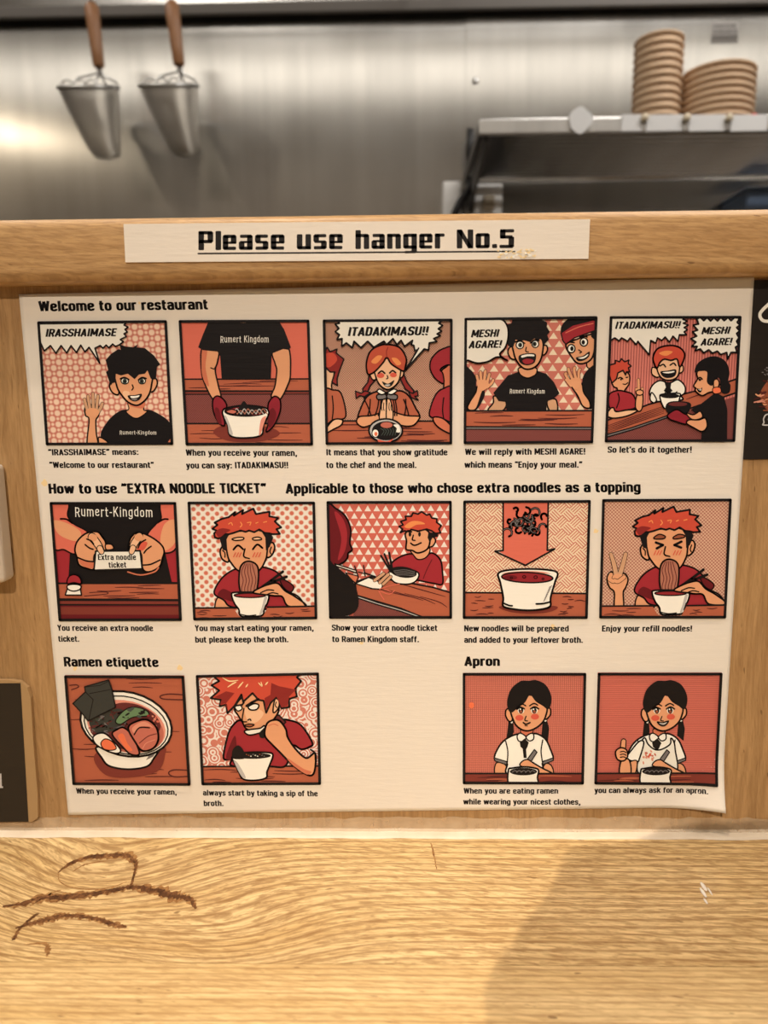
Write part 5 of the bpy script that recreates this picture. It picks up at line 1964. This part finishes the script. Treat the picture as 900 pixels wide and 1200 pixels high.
a.f(I['white'], [(248, 570), (275, 545), (320, 545), (370, 590), (410, 640), (390, 660), (330, 645), (270, 610)], 7)
a.f(I['yolk'], [(295, 600), (320, 575), (360, 590), (385, 630), (350, 642), (310, 632)], 5)
a.f(I['meat'], [(362, 550), (390, 520), (430, 510), (480, 560), (520, 660), (470, 665), (420, 620)], 8)
a.f(I['yolk'], [(395, 555), (425, 545), (450, 600), (480, 640), (450, 640), (410, 590)])
a.f(I['meat'], [(455, 510), (510, 470), (570, 465), (620, 510), (630, 580), (600, 630), (540, 645), (500, 600)], 9)
a.f(I['meat_l'], [(478, 512), (520, 480), (565, 478), (600, 510), (570, 500), (520, 505), (490, 540)])
a.s([(490, 550), (520, 510), (580, 510)], 6)
a.s([(520, 600), (570, 560), (620, 545)], 5, I['maroon'])
a.s([(540, 630), (560, 600), (610, 580)], 4, I['meat_l'])
a.part('seaweed_drawing')
a.p(I['nori'], [(132, 368), (205, 300), (200, 270), (340, 230), (360, 290), (380, 390), (340, 410), (300, 430), (220, 470), (190, 430)], 6)
a.l([(205, 300), (250, 345), (225, 465)], 4)
a.l([(200, 272), (290, 262), (345, 235)], 3)
a.l([(228, 310), (355, 285)], 3)
finish(a)

# ---- 12: first sip
a = panel(215, 750, [(75, 205), (793, 190), (805, 845), (108, 847)], PT['p12'], 'comic panel of a scowling red-haired guest lifting a spoon to the lips, swirl backdrop')
a.part('counter_drawing')
a.p(I['table'], [(90, 742), (820, 738), (820, 855), (90, 855)], 8)
grain(a, 115, 755, 795, 838, 10, 15, None, 7)
a.part('guest_drawing')
a.f(I['shirt'], [(235, 690), (260, 560), (290, 500), (340, 470), (440, 520), (560, 470), (620, 470), (690, 500), (755, 600), (740, 625), (690, 640), (640, 620), (600, 735), (500, 740), (290, 738), (280, 700)], 9)
a.f(I['shirt_d'], [(250, 680), (300, 560), (310, 640), (280, 700)])
a.p(I['maroon'], [(540, 440), (560, 440), (600, 480), (580, 500), (530, 480)], 7)
a.f(I['skin'], [(300, 400), (340, 340), (420, 310), (540, 340), (560, 400), (540, 450), (500, 490), (430, 530), (370, 520), (345, 480), (320, 440)], 8)
a.f(I['skin_l'], [(360, 400), (430, 400), (470, 430), (430, 480), (380, 480)])
a.f(I['skin_l'], [(535, 350), (555, 345), (562, 380), (545, 415), (525, 420)], 7)
a.s([(545, 362), (538, 382), (548, 395)], 5)
a.p(I['hair'], [(200, 195), (180, 215), (210, 240), (165, 265), (210, 295), (160, 340), (220, 350), (212, 388), (250, 378), (258, 428), (300, 385), (340, 318), (350, 362), (405, 310), (440, 350), (470, 355), (485, 425), (510, 370), (540, 335), (560, 350), (575, 400), (620, 392), (618, 345), (665, 330), (655, 285), (690, 240), (665, 218), (690, 195)], 9)
a.p(I['hair_d'], [(515, 250), (560, 270), (660, 290), (620, 330), (610, 385), (575, 395), (545, 330), (500, 370), (485, 415), (475, 340), (510, 320)])
a.p(I['hair_d'], [(180, 335), (250, 300), (300, 310), (250, 370), (262, 415), (245, 370), (215, 380), (225, 345)])
for q in ([(230, 220), (270, 240), (320, 235)], [(260, 275), (290, 255), (310, 245)], [(320, 280), (335, 262), (350, 245)], [(365, 275), (378, 258)], [(440, 250), (460, 268), (455, 245)], [(480, 262), (495, 245)]):
    a.s(q, 8, I['stain'], True)
a.f(I['white'], [(302, 392), (330, 380), (345, 400), (320, 415)], 6)
a.f(I['white'], [(380, 390), (415, 372), (442, 380), (430, 405), (395, 408)], 7)
a.l([(300, 385), (345, 378), (355, 365)], 8)
a.l([(370, 385), (400, 365), (440, 345)], 11)
a.s([(355, 400), (345, 470), (370, 478)], 6)
a.s([(378, 468), (390, 462), (396, 470)], 6)
a.f(I['brown'], [(358, 500), (385, 490), (415, 495), (390, 508)], 5)
a.part('spoon_hand_drawing')
a.f(I['cream'], [(360, 530), (400, 522), (450, 515), (475, 500), (478, 530), (440, 545), (390, 555), (365, 545)], 7)
a.p(INK, [(440, 545), (480, 505), (490, 540), (470, 575), (450, 570)])
a.f(I['skin'], [(478, 560), (485, 500), (510, 472), (560, 470), (600, 520), (612, 570), (660, 640), (720, 690), (770, 660), (775, 720), (760, 785), (720, 785), (640, 730), (560, 650), (520, 610)], 9)
a.f(I['skin_d'], [(610, 690), (700, 750), (750, 770), (720, 785), (640, 730)])
a.s([(500, 500), (530, 490), (555, 500)], 5, I['skin_d'])
a.s([(745, 640), (770, 660), (774, 700)], 8)
a.part('bowl_drawing')
a.f(I['white'], [(285, 685), (320, 665), (400, 655), (500, 658), (525, 672), (510, 720), (490, 770), (485, 805), (420, 820), (350, 812), (325, 770), (300, 720)], 8)
a.f(I['grey_l'], [(295, 705), (320, 720), (365, 800), (340, 795)])
a.e(INK, 405, 676, 108, 18)
a.f(INK, [(285, 680), (290, 640), (320, 615), (350, 640), (362, 690), (300, 695)])
for i in range(9):
    a.e(r.choice([I['white'], I['grey'], I['brown']]), 370 + i * 13, 668 + (i % 3) * 5, 4, 3)
finish(a)


def school_girl(a, dx, face_dx, apron):
    T = lambda ps: [(x + dx, y) for x, y in ps]
    H = lambda ps: [(x + face_dx, y) for x, y in ps]
    a.part('girl_drawing')
    a.p(INK, H([(330, 470), (318, 575), (345, 570), (362, 540), (358, 480)]))
    a.p(INK, H([(530, 470), (522, 560), (560, 592), (568, 520), (555, 465)]))
    a.e(I['white'], 348 + face_dx, 480, 9, 11, 0, 4)
    a.e(I['white'], 545 + face_dx, 470, 10, 11, 0, 4)
    a.f(I['skin'], T([(258, 720), (310, 730), (325, 780), (252, 785)]), 6)
    a.f(I['skin'], T([(545, 725), (580, 735), (590, 785), (520, 785)]), 6)
    a.f(I['white'], T([(315, 580), (385, 550), (440, 560), (490, 548), (545, 580), (575, 640), (590, 700), (530, 715), (520, 785), (325, 785), (320, 720), (248, 700), (270, 630)]), 8)
    a.s(T([(312, 590), (325, 650), (322, 720)]), 6)
    a.s(T([(530, 585), (520, 650), (528, 715)]), 6)
    a.p(I['grey'], T([(245, 690), (320, 712), (318, 730), (250, 708)]), 5)
    a.p(I['grey'], T([(530, 712), (590, 690), (592, 705), (530, 730)]), 5)
    a.f(I['skin_d'], T([(405, 520), (470, 520), (465, 550), (435, 565), (405, 550)]), 5)
    a.f(I['white'], T([(380, 560), (400, 545), (432, 568), (415, 592), (388, 590)]), 6)
    a.f(I['white'], T([(475, 550), (455, 548), (432, 568), (450, 590), (475, 580)]), 6)
    a.p(INK, T([(395, 600), (425, 575), (448, 600), (440, 625), (432, 640), (436, 690), (418, 690), (412, 635), (400, 625)]))
    if apron:
        a.f(I['cream'], T([(330, 600), (352, 572), (372, 610), (410, 640), (450, 640), (500, 610), (505, 575), (520, 590), (530, 640), (530, 785), (322, 785), (322, 660)]), 7)
        a.p(INK, T([(405, 600), (425, 580), (450, 605), (430, 632)]))
        rr = random.Random(41)
        for i in range(16):
            a.e(I[rr.choice(['meat', 'meat_l', 'blush'])], 378 + dx + rr.gauss(0, 22), 672 + rr.gauss(0, 17), rr.uniform(4, 10), rr.uniform(3, 7), rr.uniform(0, 90))
    a.f(I['skin'], H([(345, 410), (318, 405), (312, 440), (332, 475), (352, 465)]), 7)
    a.f(I['skin'], H([(548, 405), (572, 400), (575, 435), (552, 462), (540, 455)]), 7)
    a.f(I['skin'], H([(345, 380), (450, 320), (548, 380), (545, 450), (510, 500), (450, 530), (400, 520), (360, 475)]), 8)
    a.f(INK, H([(325, 400), (322, 350), (345, 285), (400, 240), (450, 238), (490, 234), (545, 260), (578, 320), (578, 375), (560, 405), (530, 385), (490, 360), (455, 322), (425, 365), (380, 400), (345, 425)]))
    a.e(I['blush'], 393 + face_dx, 455, 24, 17)
    a.e(I['blush'], 484 + face_dx, 448, 24, 17)
    for ex in (402, 480):
        a.e(I['white'], ex + face_dx, 412, 19, 18)
        a.e(INK, ex + face_dx, 412, 14, 18)
        a.e(I['brown'], ex + face_dx, 418, 8, 8)
        a.e(I['white'], ex - 4 + face_dx, 404, 4, 5)
    a.s(H([(378, 405), (398, 392), (422, 402)]), 7)
    a.s(H([(458, 402), (482, 390), (505, 402)]), 7)
    a.s(H([(376, 398), (405, 374), (430, 384)]), 6)
    a.s(H([(452, 384), (478, 370), (500, 380)]), 6)
    a.s(H([(432, 445), (424, 468), (440, 472)]), 5)
    if apron:
        a.f(I['grey'], H([(405, 478), (435, 482), (470, 472), (450, 498), (425, 498)]), 6)
        a.f(I['white'], H([(414, 482), (438, 486), (460, 480), (440, 490)]))
    else:
        a.s(H([(415, 482), (432, 492), (455, 482)]), 7)
        a.s(H([(425, 500), (440, 501)]), 4)
    a.part('spoon_hand_drawing')
    a.p(I['grey'], T([(440, 695), (480, 640), (496, 655), (462, 708)]), 5)
    a.f(I['skin'], T([(395, 730), (410, 708), (440, 698), (470, 715), (520, 745), (580, 778), (500, 780), (460, 745), (420, 742)]), 6)
    a.s(T([(470, 715), (520, 745), (580, 775)]), 7)


# ---- 13: nicest clothes
a = panel(530, 750, [(62, 192), (782, 192), (768, 842), (62, 840)], PT['p13'], 'comic panel of a black-haired school girl in a white blouse and dark tie with a bowl')
school_girl(a, 0, 0, False)
a.part('counter_drawing')
a.p(I['table_d'], [(50, 780), (800, 780), (800, 850), (50, 850)], 8)
grain(a, 80, 790, 760, 835, 8, 16, None, 7)
grain(a, 80, 790, 760, 835, 5, 17, I['table'], 7)
a.part('bowl_drawing')
a.f(I['cream'], [(328, 760), (350, 748), (420, 740), (485, 748), (505, 762), (498, 800), (490, 850), (340, 850)], 8)
a.e(INK, 416, 768, 80, 22)
for i in range(5):
    a.s([(350 + i * 26, 772), (365 + i * 26, 762), (380 + i * 26, 770)], 4, I['grey'])
a.part('stain')
a.e(I['yolk'], 112, 380, 16, 18)
finish(a)

# ---- 14: with an apron
a = panel(680, 750, [(102, 190), (828, 190), (795, 846), (82, 840)], PT['p14'], 'comic panel of a smiling school girl in a stained apron giving a thumbs up')
school_girl(a, 25, 45, True)
a.part('thumb_hand_drawing')
a.f(I['white'], [(345, 590), (370, 600), (345, 690), (330, 710), (270, 690), (300, 640)], 7)
a.f(I['skin'], [(330, 705), (320, 780), (285, 785), (280, 720)], 6)
a.f(I['skin'], [(240, 700), (285, 700), (292, 785), (230, 785)], 7)
a.limbs(I['skin'], [([(245, 660), (252, 590)], [26, 22])], 6)
a.f(I['skin'], [(205, 650), (235, 628), (268, 640), (275, 680), (250, 705), (215, 695)], 7)
for y in (652, 668, 684):
    a.s([(232, y), (252, y - 3), (266, y + 4)], 5)
a.part('counter_drawing')
a.grid(I['table_d'], [(60, 778), (830, 776), (830, 860), (60, 860)], 45)
a.l([(60, 778), (830, 776)], 8)
grain(a, 100, 788, 780, 835, 8, 18, None, 7)
grain(a, 100, 788, 780, 835, 5, 19, I['table'], 7)
a.part('bowl_drawing')
a.f(I['cream'], [(352, 762), (375, 748), (445, 740), (510, 748), (530, 762), (522, 800), (515, 850), (362, 850)], 8)
a.e(INK, 441, 766, 82, 22)
for i in range(5):
    a.s([(375 + i * 26, 770), (390 + i * 26, 760), (405 + i * 26, 768)], 4, I['grey'])
finish(a)

# ================================================================== notice strip on the rail
strip_y = -.0146
NP = Plane(strip_y - .0003)
nt = thing('hanger_notice', 'white paper strip reading Please use hanger No.5 on the top rail', 'notice', tuple(onY(418, 305, -.014)))
np_ = NT('notice_paper', .5, .35)
np_.color((.79, .77, .74, 1))
laminate_bump(np_)
cs = [NP.at(*q) for q in ((144.7, 262.5), (691.5, 256.9), (689.5, 303.2), (146.9, 307.4))]
bm = bmesh.new()
fr = [bm.verts.new(c) for c in cs]
bk = [bm.verts.new(c + Vector((0, .0008, 0))) for c in cs]
bm.faces.new(fr)
bm.faces.new(list(reversed(bk)))
for i in range(4):
    j = (i + 1) % 4
    bm.faces.new((fr[j], fr[i], bk[i], bk[j]))
bmesh.ops.recalc_face_normals(bm, faces=bm.faces)
obj('paper_strip', bm, np_.m, nt)

# squared display letters built of bars: cap height 1, stem .21, bar .15
ST, BR_, XH = .245, .175, .80
G = {
    'P': (.64, [(0, 0, ST, 1), (0, 1 - BR_, .60, 1), (.64 - ST, .42, .64, .96), (0, .36, .60, .36 + BR_)]),
    'l': (.21, [(0, 0, ST, 1)]),
    'e': (.60, [(0, .04, ST, XH - .04), (.04, XH - BR_, .56, XH), (.60 - ST, .34, .60, XH - .04), (0, .32, .60, .32 + .12), (.04, 0, .58, BR_)]),
    'a': (.60, [(.05, XH - BR_, .56, XH), (.60 - ST, 0, .60, XH - .04), (.04, .35, .60, .35 + .12), (0, .04, ST, .43), (.04, 0, .60, BR_)]),
    's': (.58, [(.04, XH - BR_, .56, XH), (0, .40, ST, XH - .04), (.04, .33, .54, .33 + .14), (.58 - ST, .04, .58, .43), (.02, 0, .54, BR_)]),
    'u': (.62, [(0, .04, ST, XH), (.04, 0, .62, BR_), (.62 - ST, 0, .62, XH)]),
    'h': (.62, [(0, 0, ST, 1), (0, XH - BR_, .58, XH), (.62 - ST, 0, .62, XH - .04)]),
    'n': (.62, [(0, 0, ST, XH), (0, XH - BR_, .58, XH), (.62 - ST, 0, .62, XH - .04)]),
    'g': (.62, [(0, .04, ST, XH - .04), (.04, XH - BR_, .62, XH), (.62 - ST, -.20, .62, XH), (.04, 0, .62, BR_), (.06, -.24, .58, -.24 + .13)]),
    'r': (.44, [(0, 0, ST, XH), (0, XH - BR_, .44, XH)]),
    'N': (.72, [(0, 0, ST, 1), (.72 - ST, 0, .72, 1)]),
    'o': (.62, [(0, .04, ST, XH - .04), (.62 - ST, .04, .62, XH - .04), (.04, XH - BR_, .58, XH), (.04, 0, .58, BR_)]),
    '.': (.22, [(0, 0, .22, .22)]),
    '5': (.64, [(.02, 1 - BR_, .64, 1), (.02, .50, ST + .02, 1), (.02, .50, .58, .50 + BR_), (.64 - ST, .06, .64, .60), (0, 0, .60, BR_)]),
}
ns = Sheet(NP)
ns.part('notice_lettering')


def word(s, a, b, cap):
    gap = .10
    W = sum(G[c][0] for c in s) + gap * (len(s) - 1)
    ux, uy = (b[0] - a[0]) / W, (b[1] - a[1]) / W
    vx, vy = .0 * cap, -cap
    x = 0
    def P(u, v):
        return (a[0] + u * ux + v * vx, a[1] + u * uy + v * vy)
    for c in s:
        w, rects = G[c]
        for x0, y0, x1, y1 in rects:
            ns.layer = 2
            k = .035
            ns.raw(INK, [P(x + x0 + k, y0), P(x + x1 - k, y0), P(x + x1, y0 + k), P(x + x1, y1 - k), P(x + x1 - k, y1), P(x + x0 + k, y1), P(x + x0, y1 - k), P(x + x0, y0 + k)])
        if c == 'N':
            ns.raw(INK, [P(x, 1), P(x + .22, 1), P(x + .72, 0), P(x + .50, 0)])
        x += w + gap


word('Please', (232.5, 293.2), (333.5, 292.6), 22.4)
word('use', (347.8, 292.4), (401.8, 292), 22.4)
word('hanger', (416.5, 291.9), (521, 291.3), 22.2)
word('No.5', (535.2, 291.2), (602.5, 290.7), 22.2)
ns.l([(232.3, 297.2), (420, 295.9), (603, 294.6)], 1.9)
ns.build(nt)
# glue residue under the lettering
gr = Sheet(NP)
gr.part('glue_residue')
rnd = random.Random(8)
for i in range(60):
    x, y = rnd.uniform(583, 628), rnd.uniform(292.5, 302)
    gr.e(I['stain'] if i % 3 else I['white'], x, y, rnd.uniform(.6, 2.2), rnd.uniform(.4, 1.3), rnd.uniform(-30, 30))
gr.build(nt)

# ================================================================== black poster at the right edge
dk = NT('black_print', .38, .4)
dk.color((.017, .014, .013, 1))
laminate_bump(dk)
BP = Plane(-.0008)
rp = thing('black_poster', 'black poster with white script letters cut off by the right edge of the picture', 'poster', tuple(onY(900, 540, 0)))


def slab(corners, plane, th, mat, name, parent):
    cs = [plane.at(*q) for q in corners]
    bm = bmesh.new()
    fr = [bm.verts.new(c) for c in cs]
    bk = [bm.verts.new(Vector((c.x, plane.y + th, c.z))) for c in cs]
    bm.faces.new(fr)
    bm.faces.new(list(reversed(bk)))
    for i in range(4):
        j = (i + 1) % 4
        bm.faces.new((fr[j], fr[i], bk[i], bk[j]))
    bmesh.ops.recalc_face_normals(bm, faces=bm.faces)
    return obj(name, bm, mat, parent)


slab([(868, 328.5), (1180, 323), (1150, 536), (862, 538.5)], BP, .0007, dk.m, 'poster_sheet', rp)
rs = Sheet(BP)
rs.part('script_letter')
rs.s([(918, 346), (904, 354), (893, 364), (890.5, 370), (894, 375.5), (902, 376), (914, 370)], 3.8, I['white'])
rs.part('bowl_picture')
rnd = random.Random(14)
rs.f(I['brown'], [(935, 440), (905, 444), (894, 454), (891, 464), (894, 474), (903, 482), (935, 490)])
for i in range(70):
    ang = rnd.uniform(1.6, 4.7)
    rad = rnd.uniform(6, 34)
    x, y = 922 + rad * math.cos(ang), 465 + rad * .7 * math.sin(ang)
    rs.l([(x - rnd.uniform(3, 6), y + rnd.uniform(-2, 2)), (x, y), (x + rnd.uniform(2, 5), y + rnd.uniform(-2, 2))], rnd.uniform(.8, 1.8), I[rnd.choice(['meat', 'skin', 'meat_l', 'brown', 'line'])])
for i in range(10):
    rs.e(I['grey'], rnd.uniform(893, 903), rnd.uniform(430, 440), rnd.uniform(.5, 1.4), rnd.uniform(.5, 1.1))
rs.part('chat_mark')
rs.s([(904, 485), (897, 486), (894, 491), (894.5, 495), (893.5, 498), (904, 498)], 1.5, I['grey_l'])
rs.e(I['grey'], 899.5, 491.5, 1.1, 1.1)
rs.build(rp)

# ================================================================== black sign at the lower left edge
LP = Plane(-.0030)
ls = thing('black_sign', 'black sign in a clear sleeve cut off by the lower left edge of the picture', 'sign', tuple(onY(0, 962, 0)))
clr = NT('sleeve_plastic', .25, .5)
clr.color((.40, .27, .14, 1))
q = clr.noise(clr.co(), 80, 3)
clr.bump(q, .3, .001)
pts = [(-260, 800), (12, 797), (24, 799), (32, 806), (36, 818), (39, 870), (44, 930), (44.5, 958), (38, 963), (-260, 967)]
cs = [LP.at(*q) for q in pts]
bm = bmesh.new()
fr = [bm.verts.new(c) for c in cs]
bk = [bm.verts.new(Vector((c.x, -.0002, c.z))) for c in cs]
bm.faces.new(fr)
bm.faces.new(list(reversed(bk)))
for i in range(len(cs)):
    j = (i + 1) % len(cs)
    bm.faces.new((fr[j], fr[i], bk[i], bk[j]))
bmesh.ops.recalc_face_normals(bm, faces=bm.faces)
obj('sleeve', bm, clr.m, ls)
sg = Sheet(Plane(-.0031))
sg.part('black_card')
sg.p(dk.m, [(-250, 803), (24, 800.5), (33.5, 963), (-250, 966)])
sg.part('card_lettering')
sg.p(I['grey_l'], [(-1.2, 906.5), (1.6, 906.5), (2.2, 923), (-.8, 923)])
sg.p(I['grey_l'], [(-2.4, 921.5), (3.6, 921.5), (3.6, 923.4), (-2.4, 923.4)])
sg.build(ls)

# ================================================================== pale holder at the left edge
b0, b1 = onY(-70, 684, -.012), onY(6.5, 560, -.012)
hl = thing('menu_holder', 'pale plastic menu holder just entering the picture at its left edge', 'holder', ((b0.x + b1.x) / 2, 0, b0.z))
hp = plain('pale_plastic', (.60, .56, .50, 1), .35)
b1 = onY(4.5, 684, -.014)
b2 = onY(-6, 545, -.014)
bm = bmesh.new()
x0 = b1.x - .10
add_box(bm, (x0, -.014, b1.z), (b1.x, -.0005, b2.z), .003, 3)
obj('holder_tray', bm, hp, hl)
bm = bmesh.new()
add_box(bm, (x0 + .01, -.006, b1.z + .004), (b1.x - .012, -.001, b2.z + .06), .001, 1)
obj('menu_card', bm, card_m.m, hl)

# ================================================================== small details
# lamp glint on the counter, painted as small raised white marks
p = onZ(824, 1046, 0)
wm = NT('painted_glint', .15, .8)
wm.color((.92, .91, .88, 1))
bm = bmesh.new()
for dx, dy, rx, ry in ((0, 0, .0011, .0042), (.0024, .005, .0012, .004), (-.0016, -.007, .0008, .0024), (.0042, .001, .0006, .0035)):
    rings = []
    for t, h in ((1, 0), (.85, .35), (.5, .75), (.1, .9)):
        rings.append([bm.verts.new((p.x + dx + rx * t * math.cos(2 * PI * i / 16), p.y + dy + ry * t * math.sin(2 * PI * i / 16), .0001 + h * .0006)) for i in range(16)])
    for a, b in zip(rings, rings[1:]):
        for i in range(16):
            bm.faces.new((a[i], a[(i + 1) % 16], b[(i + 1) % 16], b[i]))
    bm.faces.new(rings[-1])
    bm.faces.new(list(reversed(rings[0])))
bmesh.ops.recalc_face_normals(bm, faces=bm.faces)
tag(obj('glint_marks', bm, wm.m, smooth=True), 'small painted white glint on the shaded right part of the counter', 'glint')

# ================================================================== unseen guest added behind the lens, head casting the round counter shadow
HX, HY, HZ = .077, -.566, .365          # middle of the head


def skin_chain(bm_pts, edges):
    me = bpy.data.meshes.new('person')
    me.from_pydata([p[:3] for p in bm_pts], edges, [])
    o = bpy.data.objects.new('person', me)
    C.objects.link(o)
    md = o.modifiers.new('skin', 'SKIN')
    md.use_smooth_shade = True
    for v, p in zip(me.skin_vertices[0].data, bm_pts):
        v.radius = (p[3], p[4] if len(p) > 4 else p[3])
    me.skin_vertices[0].data[0].use_root = True
    sb = o.modifiers.new('round', 'SUBSURF')
    sb.levels = sb.render_levels = 2
    return o


J, E_ = [], []


def j(x, y, z, r, r2=None, to=None):
    J.append((HX + x, y, z, r, r2 or r))
    if to is not None:
        E_.append((to, len(J) - 1))
    return len(J) - 1


pel = j(0, -.80, -.22, .12, .14)
ab = j(0, -.785, -.07, .10, .135, pel)
ch = j(0, -.74, .07, .105, .15, ab)
cl = j(0, -.69, .165, .075, .10, ch)
nk = j(0, -.645, .235, .050, .052, cl)
sk0 = j(0, -.600, .300, .058, .062, nk)
sk1 = j(0, HY, HZ, .086, .080, sk0)
sk2 = j(0, HY - .012, HZ + .075, .062, .066, sk1)
for s in (-1, 1):
    sh_j = j(s * .17, -.70, .145, .055, .055, cl)
    el = j(s * .235, -.735, -.06, .042, .042, sh_j)
    fo = j(s * .20, -.64, -.135, .036, .036, el)
    wr = j(s * .13, -.56, -.165, .026, .024, fo)
    pa = j(s * .10, -.525, -.168, .033, .018, wr)
    for k, L in enumerate((.062, .072, .067, .050)):
        bx = s * (.125 - k * .018)
        k1 = j(bx, -.495, -.170, .0095, .009, pa)
        k2 = j(bx - s * .003, -.495 + L * .55, -.180, .0085, .008, k1)
        j(bx - s * .005, -.495 + L * .85, -.196, .007, .007, k2)
    t1 = j(s * .062, -.525, -.172, .011, .010, pa)
    j(s * .048, -.495, -.182, .009, .009, t1)
    hip = j(s * .09, -.76, -.245, .085, .085, pel)
    kn_ = j(s * .12, -.36, -.26, .058, .058, hip)
    cf = j(s * .12, -.385, -.46, .05, .05, kn_)
    an = j(s * .12, -.42, -.69, .036, .036, cf)
    j(s * .13, -.34, -.725, .034, .03, an)
    j(s * .135, -.27, -.735, .026, .02, J.index(J[-1]))
per = skin_chain(J, E_)
dg = bpy.context.evaluated_depsgraph_get()
me = bpy.data.meshes.new_from_object(per.evaluated_get(dg))
old = per.data
per.modifiers.clear()
per.data = me
bpy.data.meshes.remove(old)
skin_m = plain('skin', (.62, .40, .28, 1), .5)
knit = plain('dark_knit', (.05, .055, .07, 1), .9)
denim = plain('denim', (.05, .07, .12, 1), .85)
me.materials.clear()
for m_ in (skin_m, knit, denim):
    me.materials.append(m_)
for p in me.polygons:
    c = p.center
    p.use_smooth = True
    p.material_index = 2 if (c.z < -.21 and c.y > -.78 and not (-.60 < c.y < -.4 and c.z > -.215)) else 1
    if c.z > .25 or (-.57 < c.y < -.40 and -.22 < c.z < -.12 and abs(c.x - HX) < .17 and c.z > -.205):
        p.material_index = 0
    if c.z < -.66:
        p.material_index = 1
tag(per, 'unseen person added behind the lens in a dark jumper, head shading the counter', 'person')
# hair squared off to shape the cast shadow; ears, eyes, nose, mouth
def child(name, bm, m):
    return obj(name, bm, m, per, smooth=True)
bm = bmesh.new()
bmesh.ops.create_icosphere(bm, subdivisions=4, radius=1)
rnd = random.Random(2)
for v in list(bm.verts):
    d = v.co.copy()
    if d.z < -.25 + (.75 if d.y > .45 else 0) or (d.y > .80 and d.z < .45):
        bm.verts.remove(v)
        continue
    k = 1 + .03 * math.sin(9 * math.atan2(d.y, d.x)) + .02 * math.sin(23 * d.x + 17 * d.z)
    e_ = lambda q: math.copysign(abs(q) ** .78, q)
    d = Vector((e_(d.x), d.y, e_(d.z)))
    v.co = Vector((HX + .010 + d.x * .108 * k, HY - .004 + d.y * .096 * k, HZ + .038 + d.z * .090 * k))
child('hair', bm, plain('dark_hair', (.02, .014, .01, 1), .55))
for s in (-1, 1):
    bm = bmesh.new()
    bmesh.ops.create_uvsphere(bm, u_segments=16, v_segments=12, radius=1)
    for v in bm.verts:
        v.co = Vector((HX + s * .082 + v.co.x * .012, HY - .004 + v.co.y * .018, HZ + v.co.z * .032))
    child('ear', bm, skin_m)
    bm = bmesh.new()
    bmesh.ops.create_uvsphere(bm, u_segments=16, v_segments=12, radius=.0125)
    bmesh.ops.translate(bm, vec=(HX + s * .032, HY + .074, HZ + .005), verts=bm.verts)
    child('eye', bm, plain('eye_white', (.7, .68, .64, 1), .2))
bm = bmesh.new()
add_tube(bm, [(HX, HY + .080, HZ + .012), (HX, HY + .094, HZ - .012), (HX, HY + .100, HZ - .030), (HX, HY + .082, HZ - .036)], [.007, .010, .013, .009], 10)
child('nose', bm, skin_m)
bm = bmesh.new()
add_tube(bm, [(HX - .022, HY + .072, HZ - .060), (HX, HY + .080, HZ - .061), (HX + .022, HY + .072, HZ - .060)], [.003, .006, .003], 8)
child('mouth', bm, plain('lips', (.42, .16, .13, 1), .4))
# stool under the guest
st_ = thing('counter_stool', 'round dark stool under the seated person', 'stool', (HX, -.80, ZF))
bm = bmesh.new()
add_lathe(bm, [(.15, -.375), (.17, -.37), (.175, -.355), (.17, -.342), (.14, -.338)], (HX, -.80, 0), 36)
obj('seat', bm, M['black'], st_, smooth=True)
bm = bmesh.new()
add_lathe(bm, [(.025, ZF + .02), (.025, -.375)], (HX, -.80, 0), 20)
obj('post', bm, M['steel_dark'], st_, smooth=True)
bm = bmesh.new()
add_lathe(bm, [(.19, ZF), (.19, ZF + .012), (.05, ZF + .022)], (HX, -.80, 0), 36)
obj('base', bm, M['steel_dark'], st_, smooth=True)
